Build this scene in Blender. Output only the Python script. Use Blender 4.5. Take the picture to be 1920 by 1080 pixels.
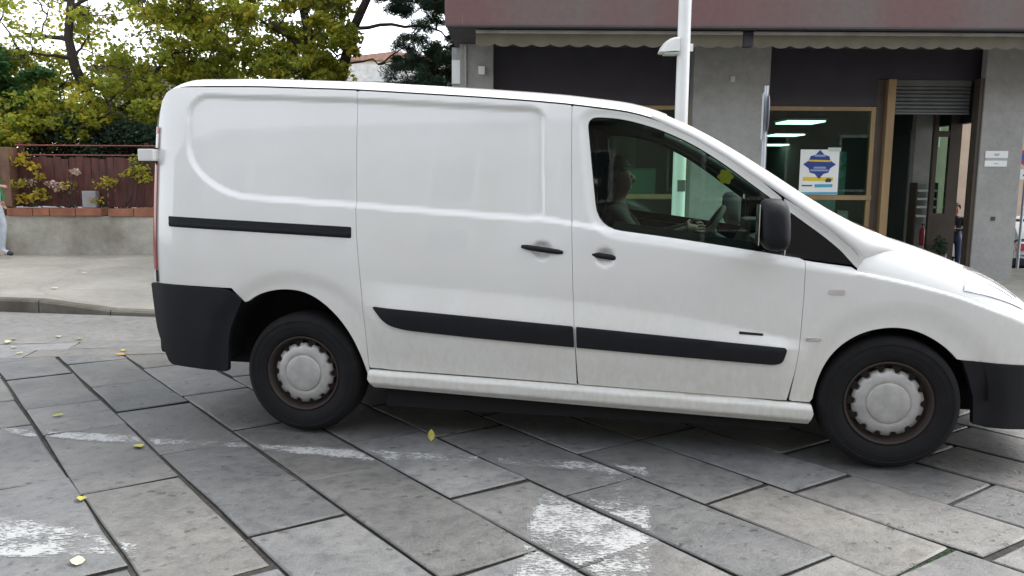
import bpy, bmesh, math, random
import numpy as np
from mathutils import Vector, Matrix
from mathutils.geometry import delaunay_2d_cdt

random.seed(7); rng = np.random.default_rng(7)
scene = bpy.context.scene
for o in list(bpy.data.objects): bpy.data.objects.remove(o, do_unlink=True)

# ------------------------------------------------------------------ camera, sky, sun, exposure
CAM_H, PITCH, ROLL, FOC = 1.3935, 0.13530, 0.00642, 1500.0
cp, sp = math.cos(PITCH), math.sin(PITCH)
_r = Vector((1, 0, 0)); _u = Vector((0, sp, cp)); _f = Vector((0, cp, -sp))
_R = _r*math.cos(ROLL) + _u*math.sin(ROLL); _U = _u*math.cos(ROLL) - _r*math.sin(ROLL)
cam_d = bpy.data.cameras.new('camera'); cam = bpy.data.objects.new('camera', cam_d)
scene.collection.objects.link(cam)
cam.matrix_world = Matrix(((_R.x, _U.x, -_f.x, 0), (_R.y, _U.y, -_f.y, 0), (_R.z, _U.z, -_f.z, CAM_H), (0, 0, 0, 1)))
cam_d.sensor_width = 36; cam_d.lens = FOC/1920*36; cam_d.clip_start = .05; cam_d.clip_end = 3000
scene.camera = cam

SUN_DIR = Vector((.80, .38, 1.15)).normalized()      # towards the sun: right, beyond the van, high, behind thin cloud
world = bpy.data.worlds.new('World'); scene.world = world; world.use_nodes = True
wn = world.node_tree.nodes; wl = world.node_tree.links
sky = wn.new('ShaderNodeTexSky'); sky.sky_type = 'NISHITA'; sky.sun_disc = False
sky.sun_elevation = math.asin(SUN_DIR.z); sky.sun_rotation = math.atan2(SUN_DIR.x, SUN_DIR.y)
sky.air_density = 1.0; sky.dust_density = 1.5; sky.ozone_density = 1.0
hsv = wn.new('ShaderNodeHueSaturation'); hsv.inputs['Saturation'].default_value = .25
wl.new(sky.outputs[0], hsv.inputs['Color']); wl.new(hsv.outputs[0], wn['Background'].inputs['Color'])
wn['Background'].inputs['Strength'].default_value = .15

sun_d = bpy.data.lights.new('sun', 'SUN'); sun = bpy.data.objects.new('sun', sun_d); scene.collection.objects.link(sun)
sun_d.energy = 1.1; sun_d.angle = math.radians(36); sun_d.color = (1, .97, .93)
sun.rotation_euler = SUN_DIR.to_track_quat('Z', 'Y').to_euler()
vs = scene.view_settings
vs.view_transform = 'Standard'; vs.look = 'None'; vs.gamma = 1; vs.use_curve_mapping = False
vs.exposure = 1.85
scene.render.engine = 'CYCLES'
scene.cycles.max_bounces = 8; scene.cycles.transparent_max_bounces = 16

# ------------------------------------------------------------------ helpers
COL = scene.collection
def at(px, py, Y):
    """point at world depth Y seen at photo coordinates (used only to read off real positions)"""
    d = _R*((px-960)/FOC) - _U*((py-540)/FOC) + _f
    t = Y/d.y
    return Vector((d.x*t, Y, CAM_H + d.z*t))

def tag(o, label=None, cat=None, group=None, kind=None):
    if label: o['label'] = label
    if cat: o['category'] = cat
    if group: o['group'] = group
    if kind: o['kind'] = kind
    return o
def empty(name, loc=(0, 0, 0), rz=0, parent=None):
    o = bpy.data.objects.new(name, None); COL.objects.link(o)
    o.location = loc; o.rotation_euler = (0, 0, rz); o.empty_display_size = .1
    if parent: o.parent = parent
    return o
def make(name, verts, faces, mats, parent=None, smooth=False, fm=None, normals=None):
    me = bpy.data.meshes.new(name)
    me.from_pydata([tuple(map(float, v)) for v in verts], [], [tuple(map(int, f)) for f in faces])
    if not isinstance(mats, (list, tuple)): mats = [mats]
    for m in mats: me.materials.append(m)
    if fm is not None: me.polygons.foreach_set('material_index', np.asarray(fm, dtype=np.int32))
    if smooth: me.polygons.foreach_set('use_smooth', np.ones(len(me.polygons), dtype=bool))
    me.update()
    if normals is not None: me.normals_split_custom_set_from_vertices([tuple(n) for n in normals])
    o = bpy.data.objects.new(name, me); COL.objects.link(o)
    if parent: o.parent = parent
    return o

class MB:
    """collects simple shapes into one mesh"""
    def __init__(s): s.v = []; s.f = []; s.sm = []; s.mi = []; s.cur = 0
    def add(s, v, f, smooth=False):
        b = len(s.v); s.v += [tuple(p) for p in v]; s.f += [tuple(i+b for i in q) for q in f]
        s.sm += [smooth]*len(f); s.mi += [s.cur]*len(f); return s
    def box(s, x0, x1, y0, y1, z0, z1, bev=0.0, M=None):
        if bev <= 0:
            v = [(x, y, z) for z in (z0, z1) for y in (y0, y1) for x in (x0, x1)]
            f = [(0, 2, 3, 1), (4, 5, 7, 6), (0, 1, 5, 4), (2, 6, 7, 3), (0, 4, 6, 2), (1, 3, 7, 5)]
        else:
            bm = bmesh.new(); bmesh.ops.create_cube(bm, size=1)
            for q in bm.verts:
                q.co = Vector(((x0+x1)/2+q.co.x*(x1-x0), (y0+y1)/2+q.co.y*(y1-y0), (z0+z1)/2+q.co.z*(z1-z0)))
            bmesh.ops.bevel(bm, geom=list(bm.edges), offset=bev, segments=2, affect='EDGES', profile=.6)
            bm.verts.index_update(); v = [q.co.copy() for q in bm.verts]; f = [[q.index for q in p.verts] for p in bm.faces]; bm.free()
        if M is not None: v = [M @ Vector(p) for p in v]
        return s.add(v, f)
    def tube(s, pts, rad, n=10, caps=True, smooth=True):
        pts = [Vector(p) for p in pts]; k = len(pts)
        if not isinstance(rad, (list, tuple)): rad = [rad]*k
        v = []; f = []; prev = None
        for i, p in enumerate(pts):
            t = (pts[min(i+1, k-1)] - pts[max(i-1, 0)]).normalized()
            a = prev if prev else (Vector((0, 0, 1)) if abs(t.z) < .9 else Vector((1, 0, 0)))
            a = (a - t*a.dot(t)).normalized(); prev = a; b = t.cross(a)
            for j in range(n):
                th = 2*math.pi*j/n; v.append(p + (a*math.cos(th) + b*math.sin(th))*rad[i])
        for i in range(k-1):
            for j in range(n): f.append((i*n+j, i*n+(j+1) % n, (i+1)*n+(j+1) % n, (i+1)*n+j))
        s.add(v, f, smooth)
        if caps: s.add(v[:n], [tuple(range(n-1, -1, -1))]); s.add(v[-n:], [tuple(range(n))])
        return s
    def lathe(s, prof, n=32, M=None, smooth=True):
        """prof: (radius, height) around the local Z axis"""
        v = []; f = []
        for r, h in prof:
            for j in range(n): th = 2*math.pi*j/n; v.append(Vector((r*math.cos(th), r*math.sin(th), h)))
        for i in range(len(prof)-1):
            for j in range(n): f.append((i*n+j, i*n+(j+1) % n, (i+1)*n+(j+1) % n, (i+1)*n+j))
        if M is not None: v = [M @ p for p in v]
        return s.add(v, f, smooth)
    def prism(s, poly, d0, d1, M=None):
        """poly in XZ extruded along Y from d0 to d1"""
        n = len(poly)
        v = [Vector((x, d0, z)) for x, z in poly] + [Vector((x, d1, z)) for x, z in poly]
        if M is not None: v = [M @ p for p in v]
        f = [tuple(range(n)), tuple(range(2*n-1, n-1, -1))] + [(i, i+n, (i+1) % n+n, (i+1) % n) for i in range(n)]
        return s.add(v, f)
    def build(s, name, mats, parent=None):
        o = make(name, s.v, s.f, mats, parent, fm=s.mi)
        o.data.polygons.foreach_set('use_smooth', np.array(s.sm, dtype=bool)); return o

# ------------------------------------------------------------------ materials
def nt(name):
    m = bpy.data.materials.new(name); m.use_nodes = True; t = m.node_tree
    return m, t.nodes, t.links, t.nodes['Principled BSDF']
def ramp(nodes, stops):
    r = nodes.new('ShaderNodeValToRGB'); e = r.color_ramp.elements
    while len(e) < len(stops): e.new(.5)
    for q, (p, c) in zip(e, stops): q.position = p; q.color = (*c, 1) if len(c) == 3 else c
    return r
def noise(nodes, links, vec, scale, detail=4, rough=.55, dist=0):
    n = nodes.new('ShaderNodeTexNoise'); n.inputs['Scale'].default_value = scale; n.inputs['Detail'].default_value = detail
    n.inputs['Roughness'].default_value = rough; n.inputs['Distortion'].default_value = dist
    if vec is not None: links.new(vec, n.inputs['Vector'])
    return n
def mixc(nodes, links, fac, a, b, mode='MIX'):
    m = nodes.new('ShaderNodeMix'); m.data_type = 'RGBA'; m.blend_type = mode
    for sock, val in ((m.inputs[0], fac), (m.inputs[6], a), (m.inputs[7], b)):
        if hasattr(val, 'is_linked'): links.new(val, sock)
        else: sock.default_value = val if not isinstance(val, tuple) else (*val, 1)
    return m.outputs[2]
def mat(name, col, rough=.6, metal=0, var=.12, scale=6, bump=0, bscale=60, coat=0, spec=.5, stretch=None, col2=None, rvar=0.05):
    """plain surface with uneven colour, gloss and a little relief"""
    m, N, L, P = nt(name)
    g = N.new('ShaderNodeTexCoord'); vec = g.outputs['Object']
    if stretch:
        mp = N.new('ShaderNodeMapping'); mp.inputs['Scale'].default_value = stretch; L.new(vec, mp.inputs['Vector']); vec = mp.outputs[0]
    n1 = noise(N, L, vec, scale, 5, .6)
    c2 = col2 or tuple(c*(1-2.2*var) for c in col)
    rp = ramp(N, [(.3, c2), (.7, tuple(min(1, c*(1+var*.35)) for c in col))]); L.new(n1.outputs['Fac'], rp.inputs[0])
    L.new(rp.outputs[0], P.inputs['Base Color'])
    mr = N.new('ShaderNodeMapRange'); mr.inputs['To Min'].default_value = max(0, rough-rvar); mr.inputs['To Max'].default_value = min(1, rough+rvar)
    L.new(n1.outputs['Fac'], mr.inputs[0]); L.new(mr.outputs[0], P.inputs['Roughness'])
    P.inputs['Metallic'].default_value = metal; P.inputs['Coat Weight'].default_value = coat; P.inputs['Coat Roughness'].default_value = .06
    P.inputs['Specular IOR Level'].default_value = spec
    if bump:
        n2 = noise(N, L, vec, bscale, 6, .65); b = N.new('ShaderNodeBump'); b.inputs['Strength'].default_value = bump; b.inputs['Distance'].default_value = .01
        L.new(n2.outputs['Fac'], b.inputs['Height']); L.new(b.outputs[0], P.inputs['Normal'])
    return m
def glass_mat(name, tint, ior=1.45, rough=0.0):
    m = bpy.data.materials.new(name); m.use_nodes = True; N = m.node_tree.nodes; L = m.node_tree.links
    N.remove(N['Principled BSDF'])
    tr = N.new('ShaderNodeBsdfTransparent'); tr.inputs[0].default_value = (*tint, 1)
    gl = N.new('ShaderNodeBsdfGlossy'); gl.inputs['Roughness'].default_value = rough
    fr = N.new('ShaderNodeFresnel'); fr.inputs['IOR'].default_value = ior
    mx = N.new('ShaderNodeMixShader'); L.new(fr.outputs[0], mx.inputs[0]); L.new(tr.outputs[0], mx.inputs[1]); L.new(gl.outputs[0], mx.inputs[2])
    L.new(mx.outputs[0], N['Material Output'].inputs['Surface']); return m
def emit_mat(name, col, strength):
    m, N, L, P = nt(name); P.inputs['Base Color'].default_value = (*col, 1)
    P.inputs['Emission Color'].default_value = (*col, 1); P.inputs['Emission Strength'].default_value = strength; return m
def leaf_mat(name, stops, trans=.35):
    m, N, L, P = nt(name)
    a = N.new('ShaderNodeAttribute'); a.attribute_name = 'tone'
    rp = ramp(N, stops); L.new(a.outputs['Fac'], rp.inputs[0]); L.new(rp.outputs[0], P.inputs['Base Color'])
    P.inputs['Roughness'].default_value = .55; P.inputs['Specular IOR Level'].default_value = .3
    t = N.new('ShaderNodeBsdfTranslucent'); L.new(rp.outputs[0], t.inputs[0])
    mx = N.new('ShaderNodeMixShader'); mx.inputs[0].default_value = trans
    L.new(P.outputs[0], mx.inputs[1]); L.new(t.outputs[0], mx.inputs[2]); L.new(mx.outputs[0], N['Material Output'].inputs['Surface']); return m

def slab_mat(name, dark, light, pits=.6):
    m, N, L, P = nt(name)
    geo = N.new('ShaderNodeNewGeometry'); pos = geo.outputs['Position']; oi = N.new('ShaderNodeObjectInfo')
    off = N.new('ShaderNodeVectorMath'); off.operation = 'ADD'; sc = N.new('ShaderNodeVectorMath'); sc.operation = 'SCALE'; sc.inputs['Scale'].default_value = 37
    cmb = N.new('ShaderNodeCombineXYZ'); L.new(oi.outputs['Random'], cmb.inputs[0]); L.new(oi.outputs['Random'], cmb.inputs[1])
    L.new(cmb.outputs[0], sc.inputs[0]); L.new(pos, off.inputs[0]); L.new(sc.outputs[0], off.inputs[1]); v = off.outputs[0]
    big = noise(N, L, v, 2.2, 4, .6); mid = noise(N, L, v, 14, 6, .7); fine = noise(N, L, v, 120, 4, .7)
    rp = ramp(N, [(.28, dark), (.72, light)]); L.new(big.outputs['Fac'], rp.inputs[0])
    rnd = N.new('ShaderNodeMapRange'); rnd.inputs['To Min'].default_value = .70; rnd.inputs['To Max'].default_value = 1.16; L.new(oi.outputs['Random'], rnd.inputs[0])
    c1 = mixc(N, L, 1.0, rp.outputs[0], rnd.outputs[0], 'MULTIPLY')
    wm = N.new('ShaderNodeMath'); wm.operation = 'FRACT'; wm2 = N.new('ShaderNodeMath'); wm2.operation = 'MULTIPLY'; wm2.inputs[1].default_value = 17.3; L.new(oi.outputs['Random'], wm2.inputs[0]); L.new(wm2.outputs[0], wm.inputs[0])
    hue = ramp(N, [(0, (.93, .97, 1.04)), (.5, (1, 1, 1)), (1, (1.06, 1.0, .90))]); L.new(wm.outputs[0], hue.inputs[0]); c1 = mixc(N, L, .5, c1, hue.outputs[0], 'MULTIPLY')
    r2 = ramp(N, [(.30, (.52, .52, .53)), (.5, (1, 1, 1)), (.72, (1.2, 1.2, 1.18))]); L.new(mid.outputs['Fac'], r2.inputs[0])
    c2 = mixc(N, L, .8, c1, r2.outputs[0], 'MULTIPLY')
    r3 = ramp(N, [(.3, (.75, .75, .76)), (.7, (1.2, 1.2, 1.2))]); L.new(fine.outputs['Fac'], r3.inputs[0])
    c3 = mixc(N, L, .7, c2, r3.outputs[0], 'MULTIPLY')
    # chisel pits: small dark elongated hollows, in patches
    mp = N.new('ShaderNodeMapping'); mp.inputs['Scale'].default_value = (15, 21, 15); mp.inputs['Rotation'].default_value = (0, 0, .67); L.new(v, mp.inputs['Vector'])
    dn = noise(N, L, v, 20, 3, .6); dv = mixc(N, L, .9, mp.outputs[0], dn.outputs['Color'], 'ADD')
    vo = N.new('ShaderNodeTexVoronoi'); vo.inputs['Scale'].default_value = 1.0; vo.inputs['Randomness'].default_value = 1; L.new(dv, vo.inputs['Vector'])
    sepc = N.new('ShaderNodeSeparateColor'); L.new(vo.outputs['Color'], sepc.inputs[0]); dsub = N.new('ShaderNodeMath'); dsub.operation = 'MULTIPLY_ADD'; dsub.inputs[1].default_value = .32; L.new(sepc.outputs[0], dsub.inputs[0]); L.new(vo.outputs['Distance'], dsub.inputs[2])
    pr = ramp(N, [(.20, (1, 1, 1)), (.34, (0, 0, 0))]); L.new(dsub.outputs[0], pr.inputs[0])
    pm = noise(N, L, v, 3.1, 3, .6); pmr = ramp(N, [(.40, (0, 0, 0)), (.58, (pits, pits, pits))]); L.new(pm.outputs['Fac'], pmr.inputs[0])
    mul = N.new('ShaderNodeMath'); mul.operation = 'MULTIPLY'; L.new(pr.outputs[0], mul.inputs[0]); L.new(pmr.outputs[0], mul.inputs[1])
    c4 = mixc(N, L, mul.outputs[0], c3, (.024, .025, .028))
    L.new(c4, P.inputs['Base Color'])
    rr = N.new('ShaderNodeMapRange'); rr.inputs['To Min'].default_value = .36; rr.inputs['To Max'].default_value = .66; L.new(mid.outputs['Fac'], rr.inputs[0]); L.new(rr.outputs[0], P.inputs['Roughness'])
    hsum = N.new('ShaderNodeMath'); hsum.operation = 'MULTIPLY_ADD'; hsum.inputs[1].default_value = -.9; L.new(mul.outputs[0], hsum.inputs[0]); L.new(mid.outputs['Fac'], hsum.inputs[2])
    h2 = N.new('ShaderNodeMath'); h2.operation = 'MULTIPLY_ADD'; h2.inputs[1].default_value = .35; L.new(fine.outputs['Fac'], h2.inputs[0]); L.new(hsum.outputs[0], h2.inputs[2])
    b = N.new('ShaderNodeBump'); b.inputs['Strength'].default_value = .9; b.inputs['Distance'].default_value = .012; L.new(h2.outputs[0], b.inputs['Height']); L.new(b.outputs[0], P.inputs['Normal'])
    return m

M_SLAB = slab_mat('basalt_slab', (.108, .109, .107), (.195, .192, .181))
M_SLAB2 = slab_mat('smooth_paving', (.19, .186, .176), (.25, .246, .232), pits=.2)
M_JOINT = mat('joint_soil', (.045, .041, .035), .95, var=.36, scale=14, bump=.8, bscale=110)
M_ASPH = mat('asphalt', (.075, .075, .075), .9, var=.15, scale=3, bump=.5, bscale=160)
def concrete_mat(name, col, col2, cracks=True, rough=.85):
    m, N, L, P = nt(name); geo = N.new('ShaderNodeNewGeometry'); v = geo.outputs['Position']
    a = noise(N, L, v, .9, 6, .62, .3); b = noise(N, L, v, 9, 6, .7); c = noise(N, L, v, 85, 4, .7)
    rp = ramp(N, [(.32, col2), (.66, col)]); L.new(a.outputs['Fac'], rp.inputs[0])
    r2 = ramp(N, [(.3, (.8, .8, .8)), (.7, (1.1, 1.1, 1.1))]); L.new(b.outputs['Fac'], r2.inputs[0])
    cc = mixc(N, L, .8, rp.outputs[0], r2.outputs[0], 'MULTIPLY')
    r3 = ramp(N, [(.3, (.82, .82, .82)), (.7, (1.12, 1.12, 1.12))]); L.new(c.outputs['Fac'], r3.inputs[0]); cc = mixc(N, L, .7, cc, r3.outputs[0], 'MULTIPLY')
    if cracks:
        d = noise(N, L, v, 1.7, 4, .6); dv = mixc(N, L, .35, v, d.outputs['Color'], 'ADD')
        vo = N.new('ShaderNodeTexVoronoi'); vo.feature = 'DISTANCE_TO_EDGE'; vo.inputs['Scale'].default_value = .3; L.new(dv, vo.inputs['Vector'])
        cr = ramp(N, [(.0015, (.7, .7, .7)), (.006, (0, 0, 0))]); L.new(vo.outputs['Distance'], cr.inputs[0])
        cm = N.new('ShaderNodeMath'); cm.operation = 'MULTIPLY'; cm.inputs[1].default_value = .45; L.new(cr.outputs[0], cm.inputs[0]); cc = mixc(N, L, cm.outputs[0], cc, (.13, .12, .10))
    L.new(cc, P.inputs['Base Color']); P.inputs['Roughness'].default_value = rough
    bp = N.new('ShaderNodeBump'); bp.inputs['Strength'].default_value = .5; bp.inputs['Distance'].default_value = .012
    s = N.new('ShaderNodeMath'); s.operation = 'ADD'; L.new(b.outputs['Fac'], s.inputs[0]); L.new(c.outputs['Fac'], s.inputs[1]); L.new(s.outputs[0], bp.inputs['Height']); L.new(bp.outputs[0], P.inputs['Normal'])
    return m
M_WALK = concrete_mat('sidewalk_concrete', (.37, .35, .30), (.27, .255, .22))
M_KERB = concrete_mat('kerb_stone', (.20, .185, .15), (.07, .062, .045), cracks=False)
M_PLAST = concrete_mat('rough_plaster', (.48, .46, .40), (.22, .205, .16), cracks=False)
M_PILLAR = concrete_mat('pillar_stone', (.36, .36, .345), (.27, .27, .26), cracks=False, rough=.7)
M_BRICK = mat('terracotta', (.33, .13, .075), .8, var=.2, scale=5, bump=.4, bscale=40)

# van
def paint_mat():
    m, N, L, P = nt('white_van_paint')
    tc = N.new('ShaderNodeTexCoord'); v = tc.outputs['Object']
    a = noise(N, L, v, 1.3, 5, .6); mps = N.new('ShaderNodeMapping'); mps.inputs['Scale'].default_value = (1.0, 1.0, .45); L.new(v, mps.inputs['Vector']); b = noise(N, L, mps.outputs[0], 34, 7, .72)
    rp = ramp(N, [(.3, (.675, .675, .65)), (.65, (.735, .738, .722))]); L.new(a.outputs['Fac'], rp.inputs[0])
    # road grime speckle; its beige towards the bottom also paints in ground-bounce shading
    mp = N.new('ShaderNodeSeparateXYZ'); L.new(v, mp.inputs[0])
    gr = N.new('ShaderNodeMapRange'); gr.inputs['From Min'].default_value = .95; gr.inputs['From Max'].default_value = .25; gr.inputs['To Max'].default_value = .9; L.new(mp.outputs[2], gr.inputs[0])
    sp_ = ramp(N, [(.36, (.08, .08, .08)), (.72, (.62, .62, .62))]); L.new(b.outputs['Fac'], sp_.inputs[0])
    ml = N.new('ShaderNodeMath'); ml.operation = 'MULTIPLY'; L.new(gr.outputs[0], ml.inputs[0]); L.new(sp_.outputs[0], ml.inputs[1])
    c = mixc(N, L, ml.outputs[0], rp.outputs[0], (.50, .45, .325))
    L.new(c, P.inputs['Base Color']); P.inputs['Roughness'].default_value = .38
    P.inputs['Coat Weight'].default_value = 1.0; P.inputs['Coat Roughness'].default_value = .04
    bp = N.new('ShaderNodeBump'); bp.inputs['Strength'].default_value = .03; bp.inputs['Distance'].default_value = .004; L.new(a.outputs['Fac'], bp.inputs['Height']); L.new(bp.outputs[0], P.inputs['Normal'])
    return m
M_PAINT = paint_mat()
M_BLACKPL = mat('black_plastic', (.009, .0095, .013), .6, spec=.28, var=.15, scale=9, bump=.12, bscale=300)
M_TRIM = mat('dark_cabin_trim', (.012, .013, .013), .85, var=.1)
M_RUBBER = mat('tyre_rubber', (.011, .011, .012), .85, spec=.3, var=.2, scale=12, bump=.25, bscale=120)
M_RIM = mat('rusty_brown_steel', (.038, .027, .022), .7, metal=.2, var=.25, scale=22, col2=(.026, .019, .016))
M_CAP = mat('silver_cap', (.46, .455, .44), .42, metal=.25, var=.12, scale=14)
M_UNDER = mat('underbody_black', (.005, .005, .006), .95, var=.1)
M_VGLASS = glass_mat('van_glass', (.66, .86, .74), 1.38)
M_BGLASS = mat('black_quarter_glass', (.005, .005, .007), .2, var=.05, spec=.35)
M_RED = mat('red_lens', (.42, .035, .035), .18, var=.15, coat=.5)
M_CLEAR = mat('clear_lens', (.62, .55, .53), .15, var=.1, coat=.6)
M_SEAT = mat('seat_cloth', (.018, .019, .021), .95, var=.15, scale=30, bump=.3, bscale=200)
M_CHROME = mat('chrome', (.75, .75, .75), .18, metal=1, var=.05)
M_YEL = mat('yellow_card', (.72, .52, .03), .6, var=.1)
# building
def fascia_mat():
    m, N, L, P = nt('fascia_brown_paint'); geo = N.new('ShaderNodeNewGeometry')
    mp = N.new('ShaderNodeMapping'); mp.inputs['Scale'].default_value = (.55, .55, .07); L.new(geo.outputs['Position'], mp.inputs['Vector'])
    a = noise(N, L, mp.outputs[0], 1.6, 4, .5); b = noise(N, L, geo.outputs['Position'], 14, 5, .6)
    mp2 = N.new('ShaderNodeMapping'); mp2.inputs['Scale'].default_value = (5, 5, .35); L.new(geo.outputs['Position'], mp2.inputs['Vector']); s = noise(N, L, mp2.outputs[0], 1.5, 3, .6)
    rp = ramp(N, [(.36, (.142, .072, .070)), (.64, (.132, .104, .098))]); L.new(a.outputs['Fac'], rp.inputs[0])
    r2 = ramp(N, [(.3, (.86, .86, .86)), (.7, (1.08, 1.08, 1.08))]); L.new(b.outputs['Fac'], r2.inputs[0]); c = mixc(N, L, .7, rp.outputs[0], r2.outputs[0], 'MULTIPLY')
    st = ramp(N, [(.70, (0, 0, 0)), (.80, (.6, .6, .6))]); L.new(s.outputs['Fac'], st.inputs[0]); c = mixc(N, L, st.outputs[0], c, (.36, .33, .31))
    L.new(c, P.inputs['Base Color']); P.inputs['Roughness'].default_value = .7; return m
M_FASCIA = fascia_mat()
M_SOFFIT = mat('soffit', (.07, .065, .07), .8)
M_DARKPAN = mat('dark_panel', (.030, .025, .035), .55, var=.15, scale=3)
M_BRONZE = mat('bronze_frame', (.30, .205, .105), .45, metal=.35, var=.12, stretch=(1, 1, .2))
M_DKBRONZE = mat('dark_bronze_frame', (.075, .058, .045), .5, metal=.3)
M_SHUT = mat('shutter_steel', (.13, .14, .14), .5, metal=.5, var=.12)
M_SHOPGLASS = glass_mat('shop_glass', (.55, .72, .64), 1.38)
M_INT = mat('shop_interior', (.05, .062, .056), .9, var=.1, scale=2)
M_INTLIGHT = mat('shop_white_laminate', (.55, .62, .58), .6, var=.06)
M_FLOORIN = mat('shop_floor', (.12, .12, .11), .4)
M_CANVAS = mat('cream_canvas', (.16, .145, .11), .9, var=.12, scale=3)
M_ALU = mat('awning_bar', (.42, .42, .40), .45, metal=.4)
M_POLE = mat('white_pole_paint', (.76, .77, .75), .4, var=.06, scale=4)
M_WHITE = mat('white_print', (.78, .80, .78), .6, var=.04)
M_NAVY = mat('navy_print', (.02, .05, .24), .6, var=.04)
M_CYAN = mat('cyan_print', (.06, .36, .52), .6, var=.04)
M_YELPR = mat('yellow_print', (.70, .52, .03), .6, var=.04)
M_LILAC = mat('lilac_print', (.30, .34, .55), .6, var=.04)
M_INK = mat('dark_ink', (.05, .055, .06), .7, var=.04)
M_PANEL_LIGHT = emit_mat('light_panel', (.90, 1.0, .95), 1.2)
M_FENCE = mat('fence_red_brown', (.11, .034, .026), .7, var=.3, scale=5, stretch=(3, 3, .5))
M_FENCERAIL = mat('fence_rail_red', (.26, .06, .05), .6, var=.15)
M_BARK = mat('bark', (.055, .043, .035), .95, var=.3, scale=9, bump=.9, bscale=18, stretch=(1, 1, .35))
M_LEAFY = leaf_mat('leaf_yellow_green', [(0, (.20, .26, .035)), (.45, (.34, .38, .05)), (.8, (.50, .46, .06)), (1, (.60, .40, .055))], .58)
M_LEAFG = leaf_mat('leaf_green', [(0, (.035, .10, .032)), (.6, (.07, .17, .05)), (1, (.14, .25, .06))], .35)
M_LEAFD = leaf_mat('leaf_dark', [(0, (.022, .045, .03)), (.6, (.045, .085, .05)), (1, (.085, .135, .07))], .25)
M_LEAFO = leaf_mat('leaf_autumn', [(0, (.20, .20, .03)), (.5, (.42, .33, .03)), (1, (.55, .36, .04))], .35)
M_SKIN = mat('skin', (.42, .235, .17), .55, var=.08)
M_HAIR = mat('dark_hair', (.02, .016, .014), .7)
M_SHOE = mat('shoe', (.03, .03, .032), .6)

def smooth(t): t = np.clip(t, 0, 1); return t*t*(3-2*t)

# ------------------------------------------------------------------ ground, road, pavement
def ground_z(y): return -.06 - .12*min(33, max(0, y-12))      # the side street runs downhill behind the corner
g = MB(); gy = [-700, 12, 20, 30, 45, 900]
g.add([(x, y, ground_z(y)) for y in gy for x in (-700, 700)], [(2*i, 2*i+1, 2*i+3, 2*i+2) for i in range(5)])
tag(g.build('ground', M_ASPH), kind='structure')
ROW = 0.67459
RN = Vector((math.cos(ROW), math.sin(ROW))); RD = Vector((-math.sin(ROW), math.cos(ROW)))
def edge_y(x): return 6.05 + .17*(x+3.9)                 # far edge of the basalt slabs
def kerb_y(x): return 8.05 - .15*(x+4.4)                 # road side of the kerb
def clip(poly, fn):
    """keep the side of the polygon where fn(p) >= 0"""
    out = []
    for i in range(len(poly)):
        a, b = poly[i], poly[(i+1) % len(poly)]; fa, fb = fn(a), fn(b)
        if fa >= 0: out.append(a)
        if (fa >= 0) != (fb >= 0): out.append(a.lerp(b, fa/(fa-fb)))
    return out
def area(poly): return abs(sum(poly[i].x*poly[(i+1) % len(poly)].y - poly[(i+1) % len(poly)].x*poly[i].y for i in range(len(poly))))/2
def slab(name, poly, z, m, parent, jit=.008, bev=.011, tilt=.004, seg=.34):
    """one paving stone: worn, slightly wavy outline, rounded arris"""
    c = sum(poly, Vector((0, 0)))/len(poly); ring = []
    for i in range(len(poly)):
        a, b = poly[i], poly[(i+1) % len(poly)]; n = max(1, int((b-a).length/seg))
        for k in range(n):
            p = a.lerp(b, k/n); ring.append(p + Vector((random.uniform(-jit, jit), random.uniform(-jit, jit))))
    tx, ty = random.uniform(-tilt, tilt), random.uniform(-tilt, tilt); n = len(ring)
    v = []
    for p in ring:
        q = p + (c-p).normalized()*bev; v.append((q.x-c.x, q.y-c.y, tx*(q.x-c.x)+ty*(q.y-c.y)))
    for p in ring: v.append((p.x-c.x, p.y-c.y, tx*(p.x-c.x)+ty*(p.y-c.y)-.006))
    for p in ring: v.append((p.x-c.x, p.y-c.y, -.045))
    f = [tuple(range(n))] + [(k*n+(i+1) % n, k*n+i, (k+1)*n+i, (k+1)*n+(i+1) % n) for k in (0, 1) for i in range(n)]
    o = make(name, v, f, [m, M_JOINT], parent, fm=[0]*(n+1)+[1]*n); o.location = (c.x, c.y, z)
    sm = [False] + [True]*n + [False]*n; o.data.polygons.foreach_set('use_smooth', np.array(sm)); return o, tx, ty, c

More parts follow.
